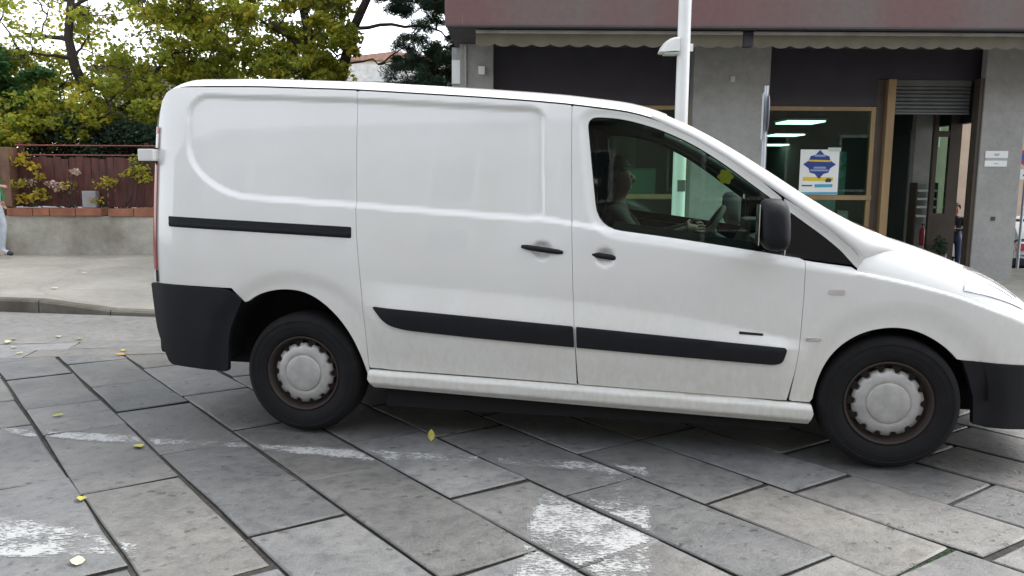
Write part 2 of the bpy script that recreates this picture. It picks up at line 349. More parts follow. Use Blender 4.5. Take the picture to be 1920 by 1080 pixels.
road = MB()
road.add([(-9, .5, -.013), (10, .5, -.013), (10, edge_y(10)+.6, -.013), (-9, edge_y(-9)+.6, -.013)], [(0, 1, 2, 3)])
road = tag(road.build('road', M_JOINT), kind='structure')
JO = {-1: [2.985, 4.10, 5.14, 5.76, 6.5], 0: [2.675, 3.80, 4.81, 5.44, 6.34], 1: [2.93, 4.13, 5.065, 5.775, 6.6], 2: [2.185, 3.335, 4.30, 5.19, 6.14],
      3: [1.95, 2.765, 3.68], 4: [1.48, 2.48], 5: [1.215, 2.035], 6: [1.875], 7: [1.39]}
PITCHW = .4215; SL = {}
for k in range(-16, 26):
    j = sorted(JO.get(k, [random.uniform(1.5, 2.3) - .15*max(0, k-7)]))
    while j[-1] < 11: j.append(j[-1] + random.uniform(.62, 1.12))
    while j[0] > -6: j.insert(0, j[0] - random.uniform(.72, 1.12))
    for a0, a1 in zip(j[:-1], j[1:]):
        gp = random.uniform(.006, .011); ga = random.uniform(.007, .013)
        p0, p1 = .6265 + PITCHW*k + gp, .6265 + PITCHW*(k+1) - gp
        sk = random.uniform(-.03, .015)
        poly = [RN*p0+RD*(a0+ga+.03), RN*p1+RD*(a0+ga+sk*.4), RN*p1+RD*(a1-ga+sk*.4), RN*p0+RD*(a1-ga+.03)]
        c = sum(poly, Vector((0, 0)))/4
        if not (-.85*c.y-1.6 < c.x < .85*c.y+1.6) or c.y < 1.7: continue
        poly = clip(poly, lambda p: min(edge_y(p.x), kerb_y(p.x)-.02) - p.y)
        if len(poly) < 3 or area(poly) < .02: continue
        z = random.uniform(-.003, .003)
        o, tx, ty, cc = slab('paving_slab', poly, z, M_SLAB, road)
        SL.setdefault(k, []).append((a0, a1, ga, gp, z, tx, ty, cc))
# narrow smooth setts beyond the slabs, then a plain worn surface up to the kerb
ed = Vector((1, .17)).normalized(); en = Vector((-ed.y, ed.x)); e0 = Vector((-3.9, 6.05))
for r in range(2):
    s0 = -6 + .4*r
    while s0 < 7:
        s1 = s0 + random.uniform(.8, 1.25)
        poly = [e0+ed*(s0+.005)+en*(.28*r+.008), e0+ed*(s1-.005)+en*(.28*r+.008), e0+ed*(s1-.005)+en*(.28*(r+1)-.006), e0+ed*(s0+.005)+en*(.28*(r+1)-.006)]
        poly = clip(poly, lambda p: kerb_y(p.x) - .03 - p.y)
        if len(poly) > 2 and area(poly) > .02: slab('paving_sett', poly, random.uniform(-.003, .003), M_SLAB2, road, jit=.004, bev=.008)
        s0 = s1
far = [Vector((x, edge_y(x)+.575)) for x in np.linspace(-14, 3.2, 24)] + [Vector((x, kerb_y(x)-.004)) for x in np.linspace(3.2, -14, 24)]
v = [(p.x, p.y, -.002) for p in far]
tag(make('road_surface', v, [(i, i+1, 46-i, 47-i) for i in range(23)], M_SLAB2), kind='structure')

def walk_z(x, y):
    drop = smooth((x+5.0)/1.1)*(1-smooth((x-2.0)/1.0))
    return .125 - .085*drop*(1-smooth((y-kerb_y(x))/1.3)) + .010*math.sin(x*1.3+y*.7)*smooth((y-kerb_y(x)-.2)/.5)
v = []; f = []; nx, ny = 90, 34
for i in range(nx+1):
    x = -16 + 27*i/nx
    for j in range(ny+1):
        y = kerb_y(x)+.15 + (14.2-kerb_y(x)-.15)*(j/ny)**1.3; v.append((x, y, walk_z(x, y) - (.12*max(0, y-11.9) if x > 6.5 else 0)))
for i in range(nx):
    for j in range(ny): a = i*(ny+1)+j; f.append((a, a+ny+1, a+ny+2, a+1))
walk = tag(make('sidewalk', v, f, M_WALK, smooth=True), kind='structure')
x = -14.0
while x < 10:
    L_ = random.uniform(.75, 1.15); x1 = x+L_; m = MB()
    p0 = Vector((x+.006, kerb_y(x))); p1 = Vector((x1-.006, kerb_y(x1)))
    z0, z1 = walk_z(p0.x, p0.y+.08)+.004, walk_z(p1.x, p1.y+.08)+.004
    m.add([(p0.x, p0.y+.012, -.05), (p1.x, p1.y+.012, -.05), (p1.x, p1.y+.015, z1-.02), (p0.x, p0.y+.015, z0-.02), (p1.x, p1.y+.035, z1), (p0.x, p0.y+.035, z0),
           (p1.x, p1.y+.152, z1), (p0.x, p0.y+.152, z0), (p1.x, p1.y+.152, -.05), (p0.x, p0.y+.152, -.05)],
          [(0, 1, 2, 3), (3, 2, 4, 5), (5, 4, 6, 7), (7, 6, 8, 9), (0, 3, 5, 7, 9), (1, 8, 6, 4, 2)])
    m.build('kerb_stone', M_KERB, walk); x = x1

# worn white road paint: thin skins that lie on the slabs and stop at the joints
def paint_road_mat():
    m, N, L, P = nt('worn_road_paint'); geo = N.new('ShaderNodeNewGeometry'); v = geo.outputs['Position']
    P.inputs['Base Color'].default_value = (.33, .335, .33, 1); P.inputs['Roughness'].default_value = .7
    mp = N.new('ShaderNodeMapping'); mp.inputs['Rotation'].default_value = (0, 0, .35); mp.inputs['Scale'].default_value = (.55, 1.2, 1); L.new(v, mp.inputs['Vector'])
    a = noise(N, L, mp.outputs[0], 75, 6, .75); b = noise(N, L, v, 7, 3, .6)
    at_ = N.new('ShaderNodeAttribute'); at_.attribute_name = 'wear'
    s1 = N.new('ShaderNodeMath'); s1.operation = 'MULTIPLY_ADD'; s1.inputs[1].default_value = .55; L.new(b.outputs['Fac'], s1.inputs[0]); L.new(a.outputs['Fac'], s1.inputs[2])
    s2 = N.new('ShaderNodeMath'); s2.operation = 'SUBTRACT'; L.new(s1.outputs[0], s2.inputs[0]); L.new(at_.outputs['Fac'], s2.inputs[1])
    rp = ramp(N, [(.46, (0, 0, 0)), (.60, (1, 1, 1))]); L.new(s2.outputs[0], rp.inputs[0])
    tr = N.new('ShaderNodeBsdfTransparent'); mx = N.new('ShaderNodeMixShader')
    L.new(rp.outputs[0], mx.inputs[0]); L.new(tr.outputs[0], mx.inputs[1]); L.new(P.outputs[0], mx.inputs[2]); L.new(mx.outputs[0], N['Material Output'].inputs['Surface'])
    return m
M_RPAINT = paint_road_mat()
def in_poly(p, poly):
    c = False
    for i in range(len(poly)):
        (x0, y0), (x1, y1) = poly[i], poly[(i+1) % len(poly)]
        if (y0 > p.y) != (y1 > p.y) and p.x < (x1-x0)*(p.y-y0)/(y1-y0)+x0: c = not c
    return c
def pdist(p, a, b):
    a = Vector(a); e = Vector(b)-a; t = max(0, min(1, (p-a).dot(e)/max(e.length_squared, 1e-9))); return (p-a-e*t).length
def marking(name, poly, wearf, label, cs=.014):
    xs = [p[0] for p in poly]; ys = [p[1] for p in poly]; v = []; f = []; wear = []; idx = {}
    def ok(p):
        if not in_poly(p, poly): return None
        pp, aa = p.dot(RN), p.dot(RD); k = math.floor((pp-.6265)/PITCHW); fr = pp-.6265-k*PITCHW
        for (a0, a1, ga, gp, z, tx, ty, cc) in SL.get(k, []):
            a0s, a1s = a0+.03*(1-fr/PITCHW), a1+.03*(1-fr/PITCHW)
            if a0s+.014 < aa < a1s-.014 and .022 < fr < PITCHW-.022: return z+tx*(p.x-cc.x)+ty*(p.y-cc.y)+.0022
        return None
    for i in range(int((max(xs)-min(xs))/cs)+1):
        for j in range(int((max(ys)-min(ys))/cs)+1):
            p = Vector((min(xs)+i*cs, min(ys)+j*cs)); z = ok(p)
            if z is None: continue
            b = len(v); h = cs/2; dd = min(pdist(p, poly[q], poly[(q+1) % len(poly)]) for q in range(len(poly))); w = wearf(p.x, p.y) + .12*max(0, 1-dd/.025)
            v += [(p.x-h, p.y-h, z), (p.x+h, p.y-h, z), (p.x+h, p.y+h, z), (p.x-h, p.y+h, z)]; f.append((b, b+1, b+2, b+3)); wear += [w]*4
    o = make(name, v, f, M_RPAINT); a = o.data.attributes.new('wear', 'FLOAT', 'POINT'); a.data.foreach_set('value', np.array(wear, dtype=np.float32))
    return tag(o, label, 'road marking')
marking('painted_stripe', [(.13, 3.55), (.66, 3.73), (.60, 3.29), (.51, 2.68), (.44, 2.2), (-.08, 2.2), (.01, 2.67), (.07, 3.09)],
        lambda x, y: .235 + .13*smooth((y-3.2)/.3) + .05*math.sin(y*9+x*5), 'broad worn white paint stripe on slabs at the bottom of the picture')
marking('painted_line', [(-3.2, 4.44), (-2.51, 4.25), (-1.43, 4.10), (-.4, 3.94), (.27, 3.86), (.66, 3.75), (.66, 3.62), (.42, 3.67), (-.10, 3.80), (-.69, 3.83), (-1.35, 3.99), (-1.99, 4.05), (-2.45, 4.13), (-3.2, 4.30)],
        lambda x, y: .235 + .07*math.sin(x*4.1+1.9) + .03*smooth((x+1.2)/.5), 'thin flaking white paint line running past the van wheels')
marking('painted_wedge', [(-2.6, 3.30), (-2.11, 3.15), (-1.82, 3.06), (-1.49, 2.93), (-1.12, 2.81), (-1.11, 2.775), (-1.41, 2.785), (-1.88, 2.775), (-2.6, 2.76)],
        lambda x, y: .22 + .10*smooth((x+1.9)/.7), 'tapering worn white paint patch in the lower left corner')

# fallen leaves
def leaf_mesh(sz):
    pts = [(0, -.5), (.22, -.3), (.34, 0), (.2, .3), (0, .55), (-.2, .3), (-.34, 0), (-.22, -.3)]
    v = [(x*sz, y*sz, .004+.05*sz*abs(x)*3+random.uniform(0, .05)*sz) for x, y in pts] + [(0, 0, .003)]
    return v, [(8, i, (i+1) % 8) for i in range(8)]
M_FALL = [mat('fallen_leaf_yellow', (.40, .38, .06), .6, var=.15, scale=30), mat('fallen_leaf_orange', (.55, .30, .05), .6, var=.2, scale=30), mat('fallen_leaf_pale', (.62, .58, .36), .6, var=.15, scale=30)]
FL = [(-4.28, 6.74, 0, 'yellow leaf farthest left on the road near the kerb'), (-4.06, 6.40, 2, 'pale yellow leaf at far left on the plain road surface'), (-3.88, 6.18, 2, 'pale leaf at the left where the slabs begin'),
      (-3.95, 6.85, 2, 'pinkish pale leaf on the road beyond the slabs'), (-3.72, 6.76, 0, 'small olive yellow leaf beside the narrow setts'), (-3.12, 6.30, 0, 'yellow leaf on the narrow setts left of the rear bumper'),
      (-3.07, 6.15, 1, 'orange brown leaf on the narrow setts left of the bumper'), (-1.93, 4.00, 0, 'yellow leaf on the thin paint line left of the rear wheel'), (-1.86, 3.31, 0, 'yellow leaf in the slab joint at lower left'),
      (-1.57, 2.74, 2, 'pale yellow leaf nearest the viewer below the paint wedge'), (-.43, 4.14, 0, 'curled yellow green leaf standing by the van shadow edge'), (-2.65, 4.53, 0, 'dull olive leaf flat on a slab left of the rear wheel'), (-4.24, 6.61, 2, 'whitish leaf at the left edge of the road')]
for x, y, mi, lab in FL:
    v, f = leaf_mesh(random.uniform(.055, .08)); o = make('fallen_leaf', v, f, M_FALL[mi], smooth=True)
    o.location = (x, y, .006); o.rotation_euler = (random.uniform(-.15, .15), random.uniform(-.15, .15), random.uniform(0, 6.28)); tag(o, lab, 'leaf', 'yellow leaves fallen on the road')
    if 'curled' in lab: o.rotation_euler = (1.1, .2, .4); o.location.z = .03
for x, y, lab in [(-5.2, 9.0, 'pale dry leaf on sidewalk near the kerb left of the van'), (-4.3, 9.6, 'pale dry leaf in the middle of the left sidewalk'), (-5.6, 10.4, 'pale dry leaf on the sidewalk towards the garden wall')]:
    v, f = leaf_mesh(.09); o = make('fallen_leaf', v, f, M_FALL[2], smooth=True); o.location = (x, y, walk_z(x, y)+.012); o.rotation_euler = (0, .1, random.uniform(0, 6)); tag(o, lab, 'leaf', 'dry leaves on the sidewalk')
# moss tuft in one joint at lower right
v = []; f = []; 
for i in range(260):
    t = random.random(); p = (RN*(2.80+.36*t)+RD*(1.235-.03*t)); b = len(v); a = random.uniform(0, 6.28); h = random.uniform(.0, .012)
    x, y = p.x+random.gauss(0, .008), p.y+random.gauss(0, .008); w = .006
    v += [(x-w*math.cos(a), y-w*math.sin(a), -.022), (x+w*math.cos(a), y+w*math.sin(a), -.022), (x+random.gauss(0, .006), y+random.gauss(0, .006), -.012+h)]; f.append((b, b+1, b+2))
o = make('moss', v, f, M_LEAFG); a = o.data.attributes.new('tone', 'FLOAT', 'POINT'); a.data.foreach_set('value', np.repeat(rng.random(260)*.7, 3).astype(np.float32)); tag(o, 'green moss growing in a slab joint at lower right', 'moss', kind='stuff')

# ------------------------------------------------------------------ corner building with the shop
YB = 10.4
bld = tag(empty('corner_building', (0, 0, 0)), 'grey stone corner building with brown overhang and glazed shop behind the van', 'building')
def part(name, m, parent, *boxes, bev=0):
    b = MB()
    for q in boxes: b.box(*q, bev=bev)
    return b.build(name, m, parent)
for x0, x1, dp_ in ((-.678, -.255, .48), (2.285, 3.255, .48), (5.985, 6.53, .12)): part('pillar', M_PILLAR, bld, (x0, x1, YB, YB+dp_, .05, 3.08), bev=.008)
part('side_wall', M_PILLAR, bld, (-.80, -.66, YB+.30, 22, -2, 3.08)); 
part('overhang', M_FASCIA, bld, (-.765, 11, 9.20, 9.36, 3.092, 4.45))
part('overhang_slab', M_SOFFIT, bld, (-.755, 11, 9.365, 13.4, 3.08, 3.30))
part('drip_edge', M_SOFFIT, bld, (-.76, 11, 9.196, 9.30, 3.072, 3.090))
part('upper_wall', mat('upper_render', (.42, .36, .29), .9), bld, (-.6, 10.8, 10.3, 24, 3.31, 11))
part('transom_panel', M_DARKPAN, bld, (-.255, 2.285, YB+.22, YB+.30, 2.36, 3.08)); part('transom_panel', M_DARKPAN, bld, (3.255, 4.715, YB+.22, YB+.30, 2.36, 3.08)); part('transom_panel', M_DARKPAN, bld, (4.715, 6.5, YB+.22, YB+.30, 2.70, 3.08))
part('plinth', M_PILLAR, bld, (-.255, 2.285, YB+.16, YB+.40, .05, .36)); part('plinth', M_PILLAR, bld, (3.255, 4.715, YB+.16, YB+.40, .05, .36))
YG = YB+.24
def bay(x0, x1, tag_):
    fr = part('window_frame', M_BRONZE, bld, (x0, x1, YG-.03, YG+.05, 2.300, 2.352), (x0, x1, YG-.05, YG+.06, 1.150, 1.210), (x0, x0+.035, YG-.028, YG+.045, .36, 2.3), (x1-.055, x1, YG-.028, YG+.045, .36, 2.3))
    part('window_pane', M_SHOPGLASS, fr, (x0+.035, x1-.055, YG, YG+.008, 1.210, 2.300)); part('window_pane', M_SHOPGLASS, fr, (x0+.035, x1-.055, YG, YG+.008, .36, 1.150))
bay(-.255, 2.285, 'l'); bay(3.255, 4.715, 'r')
part('mullion', M_DKBRONZE, bld, (.98, 1.02, YG-.02, YG+.04, 1.21, 2.30))
part('door_post', M_BRONZE, bld, (4.825, 4.925, YG-.10, YG+.08, .10, 2.695)); part('frame_post', M_DKBRONZE, bld, (4.717, 4.823, YG-.02, YG+.06, .10, 2.695)); part('door_jamb', M_DKBRONZE, bld, (5.935, 5.983, YB+.02, YB+.16, .10, 2.695))
shut = part('roller_shutter', M_SHUT, bld, (4.93, 5.93, YG-.02, YG+.14, 2.62, 2.695))
for i in range(7):
    m = MB(); z = 2.285+i*.048
    m.add([(4.93, YG, z), (5.93, YG, z), (5.93, YG-.014, z+.012), (4.93, YG-.014, z+.012), (5.93, YG-.014, z+.034), (4.93, YG-.014, z+.034), (5.93, YG, z+.046), (4.93, YG, z+.046)], [(0, 1, 2, 3), (3, 2, 4, 5), (5, 4, 6, 7)])
    m.build('shutter_slat', M_SHUT, shut)
part('shutter_bar', M_SHUT, shut, (4.93, 5.93, YG-.02, YG+.015, 2.262, 2.284))
# shop room
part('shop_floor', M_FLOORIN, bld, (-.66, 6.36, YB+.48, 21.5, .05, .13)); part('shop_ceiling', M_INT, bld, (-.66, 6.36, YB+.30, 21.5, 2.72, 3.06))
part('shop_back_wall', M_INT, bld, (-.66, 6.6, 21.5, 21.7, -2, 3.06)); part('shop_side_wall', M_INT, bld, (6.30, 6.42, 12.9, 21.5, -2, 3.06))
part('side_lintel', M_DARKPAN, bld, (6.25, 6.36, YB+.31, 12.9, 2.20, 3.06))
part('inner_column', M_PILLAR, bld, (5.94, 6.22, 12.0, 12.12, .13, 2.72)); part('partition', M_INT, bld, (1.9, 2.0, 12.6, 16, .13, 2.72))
dl = part('glass_door', M_DKBRONZE, bld, (5.905, 5.965, 11.40, 11.46, .13, 2.5), (6.13, 6.29, 11.40, 11.46, .13, 2.5), (5.966, 6.129, 11.40, 11.46, .13, .95), (5.966, 6.129, 11.405, 11.455, 2.02, 2.10))
part('door_pane', M_SHOPGLASS, dl, (5.966, 6.129, 11.425, 11.435, .951, 2.019)); part('over_pane', M_SHOPGLASS, dl, (5.966, 6.129, 11.425, 11.435, 2.101, 2.5))
# fixings on the pillars
part('alarm_box', M_WHITE, bld, (-.44, -.36, YB-.05, YB-.001, 2.70, 2.80), bev=.006); part('junction_box', M_INTLIGHT, bld, (2.745, 2.80, YB-.04, YB-.001, 2.63, 2.70), bev=.005)
m = MB(); m.tube([(-.60, YB-.015, 3.06), (-.60, YB-.015, 2.4), (-.60, YB-.015, .2)], .014, 8); m.build('downpipe', M_PILLAR, bld)
part('wall_plate', M_WHITE, bld, (-.80, -.69, YB+.285, YB+.298, 2.62, 2.92), bev=.003); part('socket_box', M_INK, bld, (6.20, 6.25, YB-.012, YB-.001, .90, .95))
# awnings: bar and scalloped valance
def awning(x0, x1, label):
    a = empty('awning', ((x0+x1)/2, 9.42, 3.0)); c = (x0+x1)/2
    part('cassette_bar', M_ALU, a, (x0-c, x1-c, -.06, .05, .028, .068), bev=.01)
    n = int((x1-x0)/.2125)*12; v = []; f = []
    for i in range(n+1):
        x = x0+(x1-x0)*i/n; w = abs(math.sin(math.pi*(x-x0)/.2125)); yo = .006*math.sin(x*9)
        for z, dy in ((3.030, 0), (2.97, .004), (2.885+.030*(1-w), .012)): v.append((x-c, -.045+dy+yo, z-3.0))
    for i in range(n):
        for j in range(2): f.append((3*i+j, 3*i+j+1, 3*i+3+j+1, 3*i+3+j))
    make('valance', v, f, M_CANVAS, a, smooth=True)
    m = MB(); m.tube([(x0-c, .06, 0), (x1-c, .06, 0)], .05, 12); m.build('canvas_roll', M_CANVAS, a)
    return tag(a, label, 'awning', 'rolled awnings under the overhang')
awning(-.43, 2.60, 'rolled cream awning with scalloped edge left of the white pole'); awning(2.72, 7.6, 'rolled cream awning with scalloped edge above the poster window')
m = MB(); m.box(2.605, 2.715, 9.37, 9.47, 2.90, 3.06, .01); tag(m.build('awning_bracket', M_DARKPAN), 'dark bracket box between the two rolled awnings', 'bracket')
# ceiling lights in the shop
for i, (px, x, y, z) in enumerate([(0, 4.40, 12.5, 2.27), (0, 5.36, 16.0, 2.27), (0, 6.02, 18.8, 2.20), (0, 3.3, 13.5, 2.5), (0, 1.0, 12.6, 2.5)]):
    l = empty('ceiling_light', (x, y, z)); part('light_housing', M_WHITE, l, (-.30, .30, -.31, .31, .022, .05)); part('diffuser', M_PANEL_LIGHT, l, (-.28, .28, -.29, .29, .0, .02))
    if z < 2.7: 
        m = MB(); m.tube([(0, 0, .05), (0, 0, 2.72-z)], .006, 6); m.build('hanger', M_DKBRONZE, l)
    tag(l, ['lit square ceiling light nearest the shop window', 'second lit ceiling light inside the shop', 'farthest lit ceiling light deep in the shop', 'lit ceiling light near the stone pillar in the shop', 'lit ceiling light in the left shop bay'][i], 'ceiling light', 'lit panels inside the shop')
# poster in the window
po = empty('poster', (4.025, YG-.012, 1.51)); part('sheet', M_WHITE, po, (-.255, .255, -.003, 0, -.292, .292))
def flat(name, poly, m, d=.0035, parent=po): b = MB(); b.prism(poly, -d-.0015, -d); return b.build(name, m, parent)
star = []
for i in range(16): a = math.pi*2*i/16+math.pi/2; r = .205 if i % 4 == 0 else (.165 if i % 2 == 0 else .145); star.append((.0+r*math.cos(a)*1.05, .10+r*math.sin(a)*.92))
flat('badge_print', star, M_NAVY); flat('text_line', [(-.07, .20), (.07, .20), (.07, .226), (-.07, .226)], M_LILAC, .0055); flat('headline', [(-.145, .138), (.145, .132), (.145, .155), (-.145, .160)], M_YELPR, .0055)
flat('text_line', [(-.08, .045), (.09, .045), (.08, .07), (-.07, .07)], M_LILAC, .0055); flat('text_line', [(-.12, .012), (.12, .012), (.12, .034), (-.12, .034)], M_LILAC, .0055)
flat('yellow_band', [(-.21, -.115), (.19, -.115), (.19, -.065), (-.21, -.065)], M_YELPR); flat('pictogram', [(.09, -.13), (.16, -.13), (.17, -.09), (.12, -.075), (.085, -.10)], M_INK, .0055)
flat('small_print', [(-.22, -.185), (-.08, -.185), (-.08, -.168), (-.22, -.168)], M_INK); flat('blue_band', [(-.05, -.200), (.185, -.195), (.185, -.155), (-.05, -.158)], M_CYAN); flat('blue_foot', [(-.22, -.288), (.25, -.286), (.25, -.258), (-.22, -.262)], M_CYAN)
part('folded_corner', M_INTLIGHT, po, (.10, .27, -.006, -.004, .270, .318))
tag(po, 'white poster with navy starburst badge and yellow band in shop window', 'poster')
n_ = empty('paper_notice', (6.20, YB-.004, 1.69))
part('upper_sheet', M_WHITE, n_, (-.145, .145, -.004, 0, .012, .10)); part('lower_sheet', M_WHITE, n_, (-.145, .140, -.004, 0, -.098, -.022)); part('tape_strip', mat('grey_tape', (.42, .43, .48), .6), n_, (-.14, .14, -.003, 0, -.021, .011))
for z, w in ((.06, .035), (.045, .03), (-.062, .03)): part('text_line', mat('faded_print', (.40, .41, .42), .7), n_, (-w, w, -.0055, -.0045, z-.006, z+.006))
tag(n_, 'two white paper notices taped on the right stone pillar', 'notice')
# shop fittings
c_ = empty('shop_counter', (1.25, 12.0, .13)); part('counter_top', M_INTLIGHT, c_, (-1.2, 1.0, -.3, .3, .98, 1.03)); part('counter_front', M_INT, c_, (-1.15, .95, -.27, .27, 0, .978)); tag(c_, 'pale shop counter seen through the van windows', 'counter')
w_ = empty('white_cabinet', (1.86, 11.9, 1.165)); part('cabinet_body', M_INTLIGHT, w_, (-.22, .22, -.15, .15, 0, .40), bev=.01); part('cabinet_door', M_WHITE, w_, (-.20, .20, -.165, -.152, .03, .37), bev=.004); tag(w_, 'white box cabinet on the shop counter behind the driver window', 'cabinet')
d_ = empty('display_stand', (4.55, 11.7, .13)); part('stand_base', M_DKBRONZE, d_, (-.3, .3, -.15, .15, 0, .06)); part('stand_panel', mat('teal_display', (.10, .30, .28), .4, var=.5, scale=7, col2=(.35, .5, .48)), d_, (-.16, .16, -.02, .02, .8, 1.68)); part('stand_post', M_DKBRONZE, d_, (-.02, .02, .021, .05, .06, 1.7)); tag(d_, 'teal display panel standing behind the shop window', 'display stand')
d2 = empty('display_stand', (4.42, 10.95, .13)); part('stand_base', M_DKBRONZE, d2, (-.12, .12, -.1, .1, 0, .05)); part('stand_panel', mat('pale_display', (.40, .55, .56), .4, var=.4, scale=9, col2=(.12, .22, .24)), d2, (-.085, .085, -.015, .015, 1.08, 1.66)); part('stand_post', M_DKBRONZE, d2, (-.015, .015, .016, .03, .05, 1.66)); tag(d2, 'narrow pale blue display panel right of the poster', 'display stand')
for i, (x, y, w, h, lab) in enumerate([(4.02, 11.1, .22, .78, 'low white cabinet below the poster behind the glass'), (4.52, 11.2, .10, .86, 'slim white stand behind the lower right window pane'), (3.55, 11.6, .25, .95, 'white desk end beside the stone pillar in the shop')]):
    k = empty('white_cabinet', (x, y, .13)); part('cabinet_body', M_INTLIGHT, k, (-w, w, -.15, .15, 0, h), bev=.008); part('cabinet_door', M_WHITE, k, (-w+.02, w-.02, -.162, -.152, .05, h-.05), bev=.003); tag(k, lab, 'cabinet', 'white shop cabinets')
r_ = empty('brochure_rack', (6.04, 11.85, .13)); part('rack_frame', M_DKBRONZE, r_, (-.16, -.14, -.1, .1, 0, 1.25), (.14, .16, -.1, .1, 0, 1.25))
for z in (.75, .88, 1.0, 1.12): part('rack_shelf', M_INTLIGHT, r_, (-.139, .139, -.12, .10, z, z+.03))
tag(r_, 'narrow brochure rack with shelves inside the doorway', 'rack')
m = MB(); m.lathe([(0, .02), (.06, .02), (.065, .05), (.065, .38), (.05, .43), (.02, .45), (.02, .5)], 20); fe = m.build('fire_extinguisher', mat('red_paint', (.30, .015, .02), .4, coat=.3)); fe.location = (6.0, 11.72, .46); fe.scale = (.6, .6, .6)
m = MB(); m.box(-.03, .05, -.015, .015, .50, .54, .004); m.tube([(.02, 0, .5), (.09, 0, .42), (.085, 0, .15)], .010, 6); m.build('nozzle_hose', M_INK, fe); tag(fe, 'red fire extinguisher inside the shop doorway', 'extinguisher')

# ------------------------------------------------------------------ poles and signs
pl = empty('lamp_pole', (1.628, 7.9, .125))
m = MB(); m.tube([(0, 0, 0), (0, 0, 1.5), (0, 0, 6)], [.066, .063, .056], 20); m.build('pole_shaft', M_POLE, pl); m = MB(); m.lathe([(.12, 0), (.12, .02), (.075, .03), (.07, .10)], 20); m.build('pole_base', M_POLE, pl)
part('dark_sticker', mat('dark_sticker', (.10, .12, .11), .6), pl, (-.028, .048, -.0685, -.064, 1.16, 1.27))
prof = [(-.055, 2.615), (-.10, 2.612), (-.145, 2.598), (-.185, 2.570), (-.215, 2.530), (-.238, 2.478), (-.225, 2.472), (-.15, 2.480), (-.055, 2.485)]
v = []; f = []; secs = [(-.10, .86), (-.092, .96), (-.06, 1.0), (.06, 1.0), (.092, .96), (.10, .86)]; n = len(prof)
for y, k in secs: v += [(-.055+(x+.055)*k, y, 2.48+(z-2.48)*k) for x, z in prof]
for i in range(len(secs)-1):
    for j in range(n): f.append((i*n+j, i*n+(j+1) % n, (i+1)*n+(j+1) % n, (i+1)*n+j))
f += [tuple(range(n)), tuple(range(len(v)-1, len(v)-n-1, -1))]
lh = make('lamp_shade', v, f, M_POLE, pl); part('lamp_body', M_INTLIGHT, lh, (-.19, -.06, -.07, .07, 2.455, 2.478), bev=.008)
part('lamp_clamp', M_POLE, lh, (.05, .088, -.02, .02, 2.49, 2.56), bev=.005)
tag(pl, 'tall white pole with small curved lamp shade behind the van', 'pole')
sg = empty('sign_post', (2.78, 9.0, .125)); m = MB(); m.tube([(0, 0, 0), (0, 0, 2.30)], .024, 12); m.build('post', mat('pale_steel', (.5, .53, .58), .4, metal=.4), sg)
Ms = Matrix.Rotation(math.radians(76), 4, 'Z')
def disc(name, r, z, d0, d1, m_, parent, Mm, n=32, cx=0): b = MB(); b.prism([(cx+r*math.cos(2*math.pi*i/n), z+r*math.sin(2*math.pi*i/n)) for i in range(n)], d0, d1, Mm); return b.build(name, m_, parent)
M_SRED = mat('sign_red', (.50, .03, .04), .4); M_SBLUE = mat('sign_blue', (.03, .09, .42), .4); M_SBACK = mat('sign_back', (.45, .49, .56), .45, metal=.4)
s1 = disc('sign_back', .20, 2.0, -.032, -.028, M_SBACK, sg, Ms); disc('sign_face', .195, 2.0, -.0345, -.0325, M_SRED, sg, Ms); disc('sign_centre', .145, 2.0, -.0375, -.0355, M_SBLUE, sg, Ms)
b = MB(); b.box(-.15, .15, .028, .032, 1.72, 2.22, .001, Ms); b.build('sign_plate', M_WHITE, sg)
tag(sg, 'sign post seen edge on in front of the middle stone pillar', 'sign')
np_ = empty('no_parking_sign', (11.42, 18.0, ground_z(18))); m = MB(); m.tube([(0, 0, 0), (0, 0, 3.0)], .03, 10); m.build('post', M_SBACK, np_)
I4 = Matrix.Identity(4); disc('sign_back', .205, 2.73, -.036, -.032, M_SBACK, np_, I4); disc('red_ring', .20, 2.73, -.040, -.037, M_SRED, np_, I4); disc('blue_centre', .15, 2.73, -.044, -.041, M_SBLUE, np_, I4)
b = MB(); b.box(-.118, .118, -.048, -.045, -.014, .014, 0, Matrix.Translation((0, 0, 2.73)) @ Matrix.Rotation(math.radians(45), 4, 'Y')); b.build('red_bar', M_SRED, np_)
part('lower_plate', M_WHITE, np_, (-.17, .17, -.038, -.033, 2.24, 2.46), bev=.001); part('plate_symbol', M_INK, np_, (-.08, .06, -.0405, -.0388, 2.31, 2.35)); part('yellow_tag', M_YEL, np_, (.02, .12, -.038, -.033, 2.06, 2.18))
tag(np_, 'round no parking sign with red rim at the right edge', 'sign')

# ------------------------------------------------------------------ parked car in the side street (seen at the right edge)
M_CARP = mat('car_silver_white', (.70, .71, .71), .35, coat=.8, var=.04); M_CARG = mat('car_glass', (.05, .07, .065), .1, var=.1)
car = tag(empty('parked_car', (13.12, 19.5, ground_z(19.5)), .0), 'white parked car down the side street at the right edge', 'car')
sec = [(-.0, .42, .62, .80), (.06, .36, .92, .84), (.45, .34, .98, .86), (1.0, .30, 1.0, .87), (2.6, .30, 1.0, .87), (3.5, .32, .90, .86), (3.95, .36, .75, .80), (4.05, .42, .62, .70)]
v = []; f = []; n = 14
for y, z0, z1, w in sec:
    for j in range(n):
        t = j/(n-1); a = math.pi*t; x = -w*math.copysign(abs(math.cos(a))**.45, math.cos(a)); z = z0+(z1-z0)*math.sin(a)**.4; v.append((x, y, z))
for i in range(len(sec)-1):
    for j in range(n-1): f.append((i*n+j, i*n+j+1, (i+1)*n+j+1, (i+1)*n+j))
f += [tuple(range(n)), tuple(range(len(v)-1, len(v)-n-1, -1))]
cb = make('body', v, f, M_CARP, car, smooth=True)
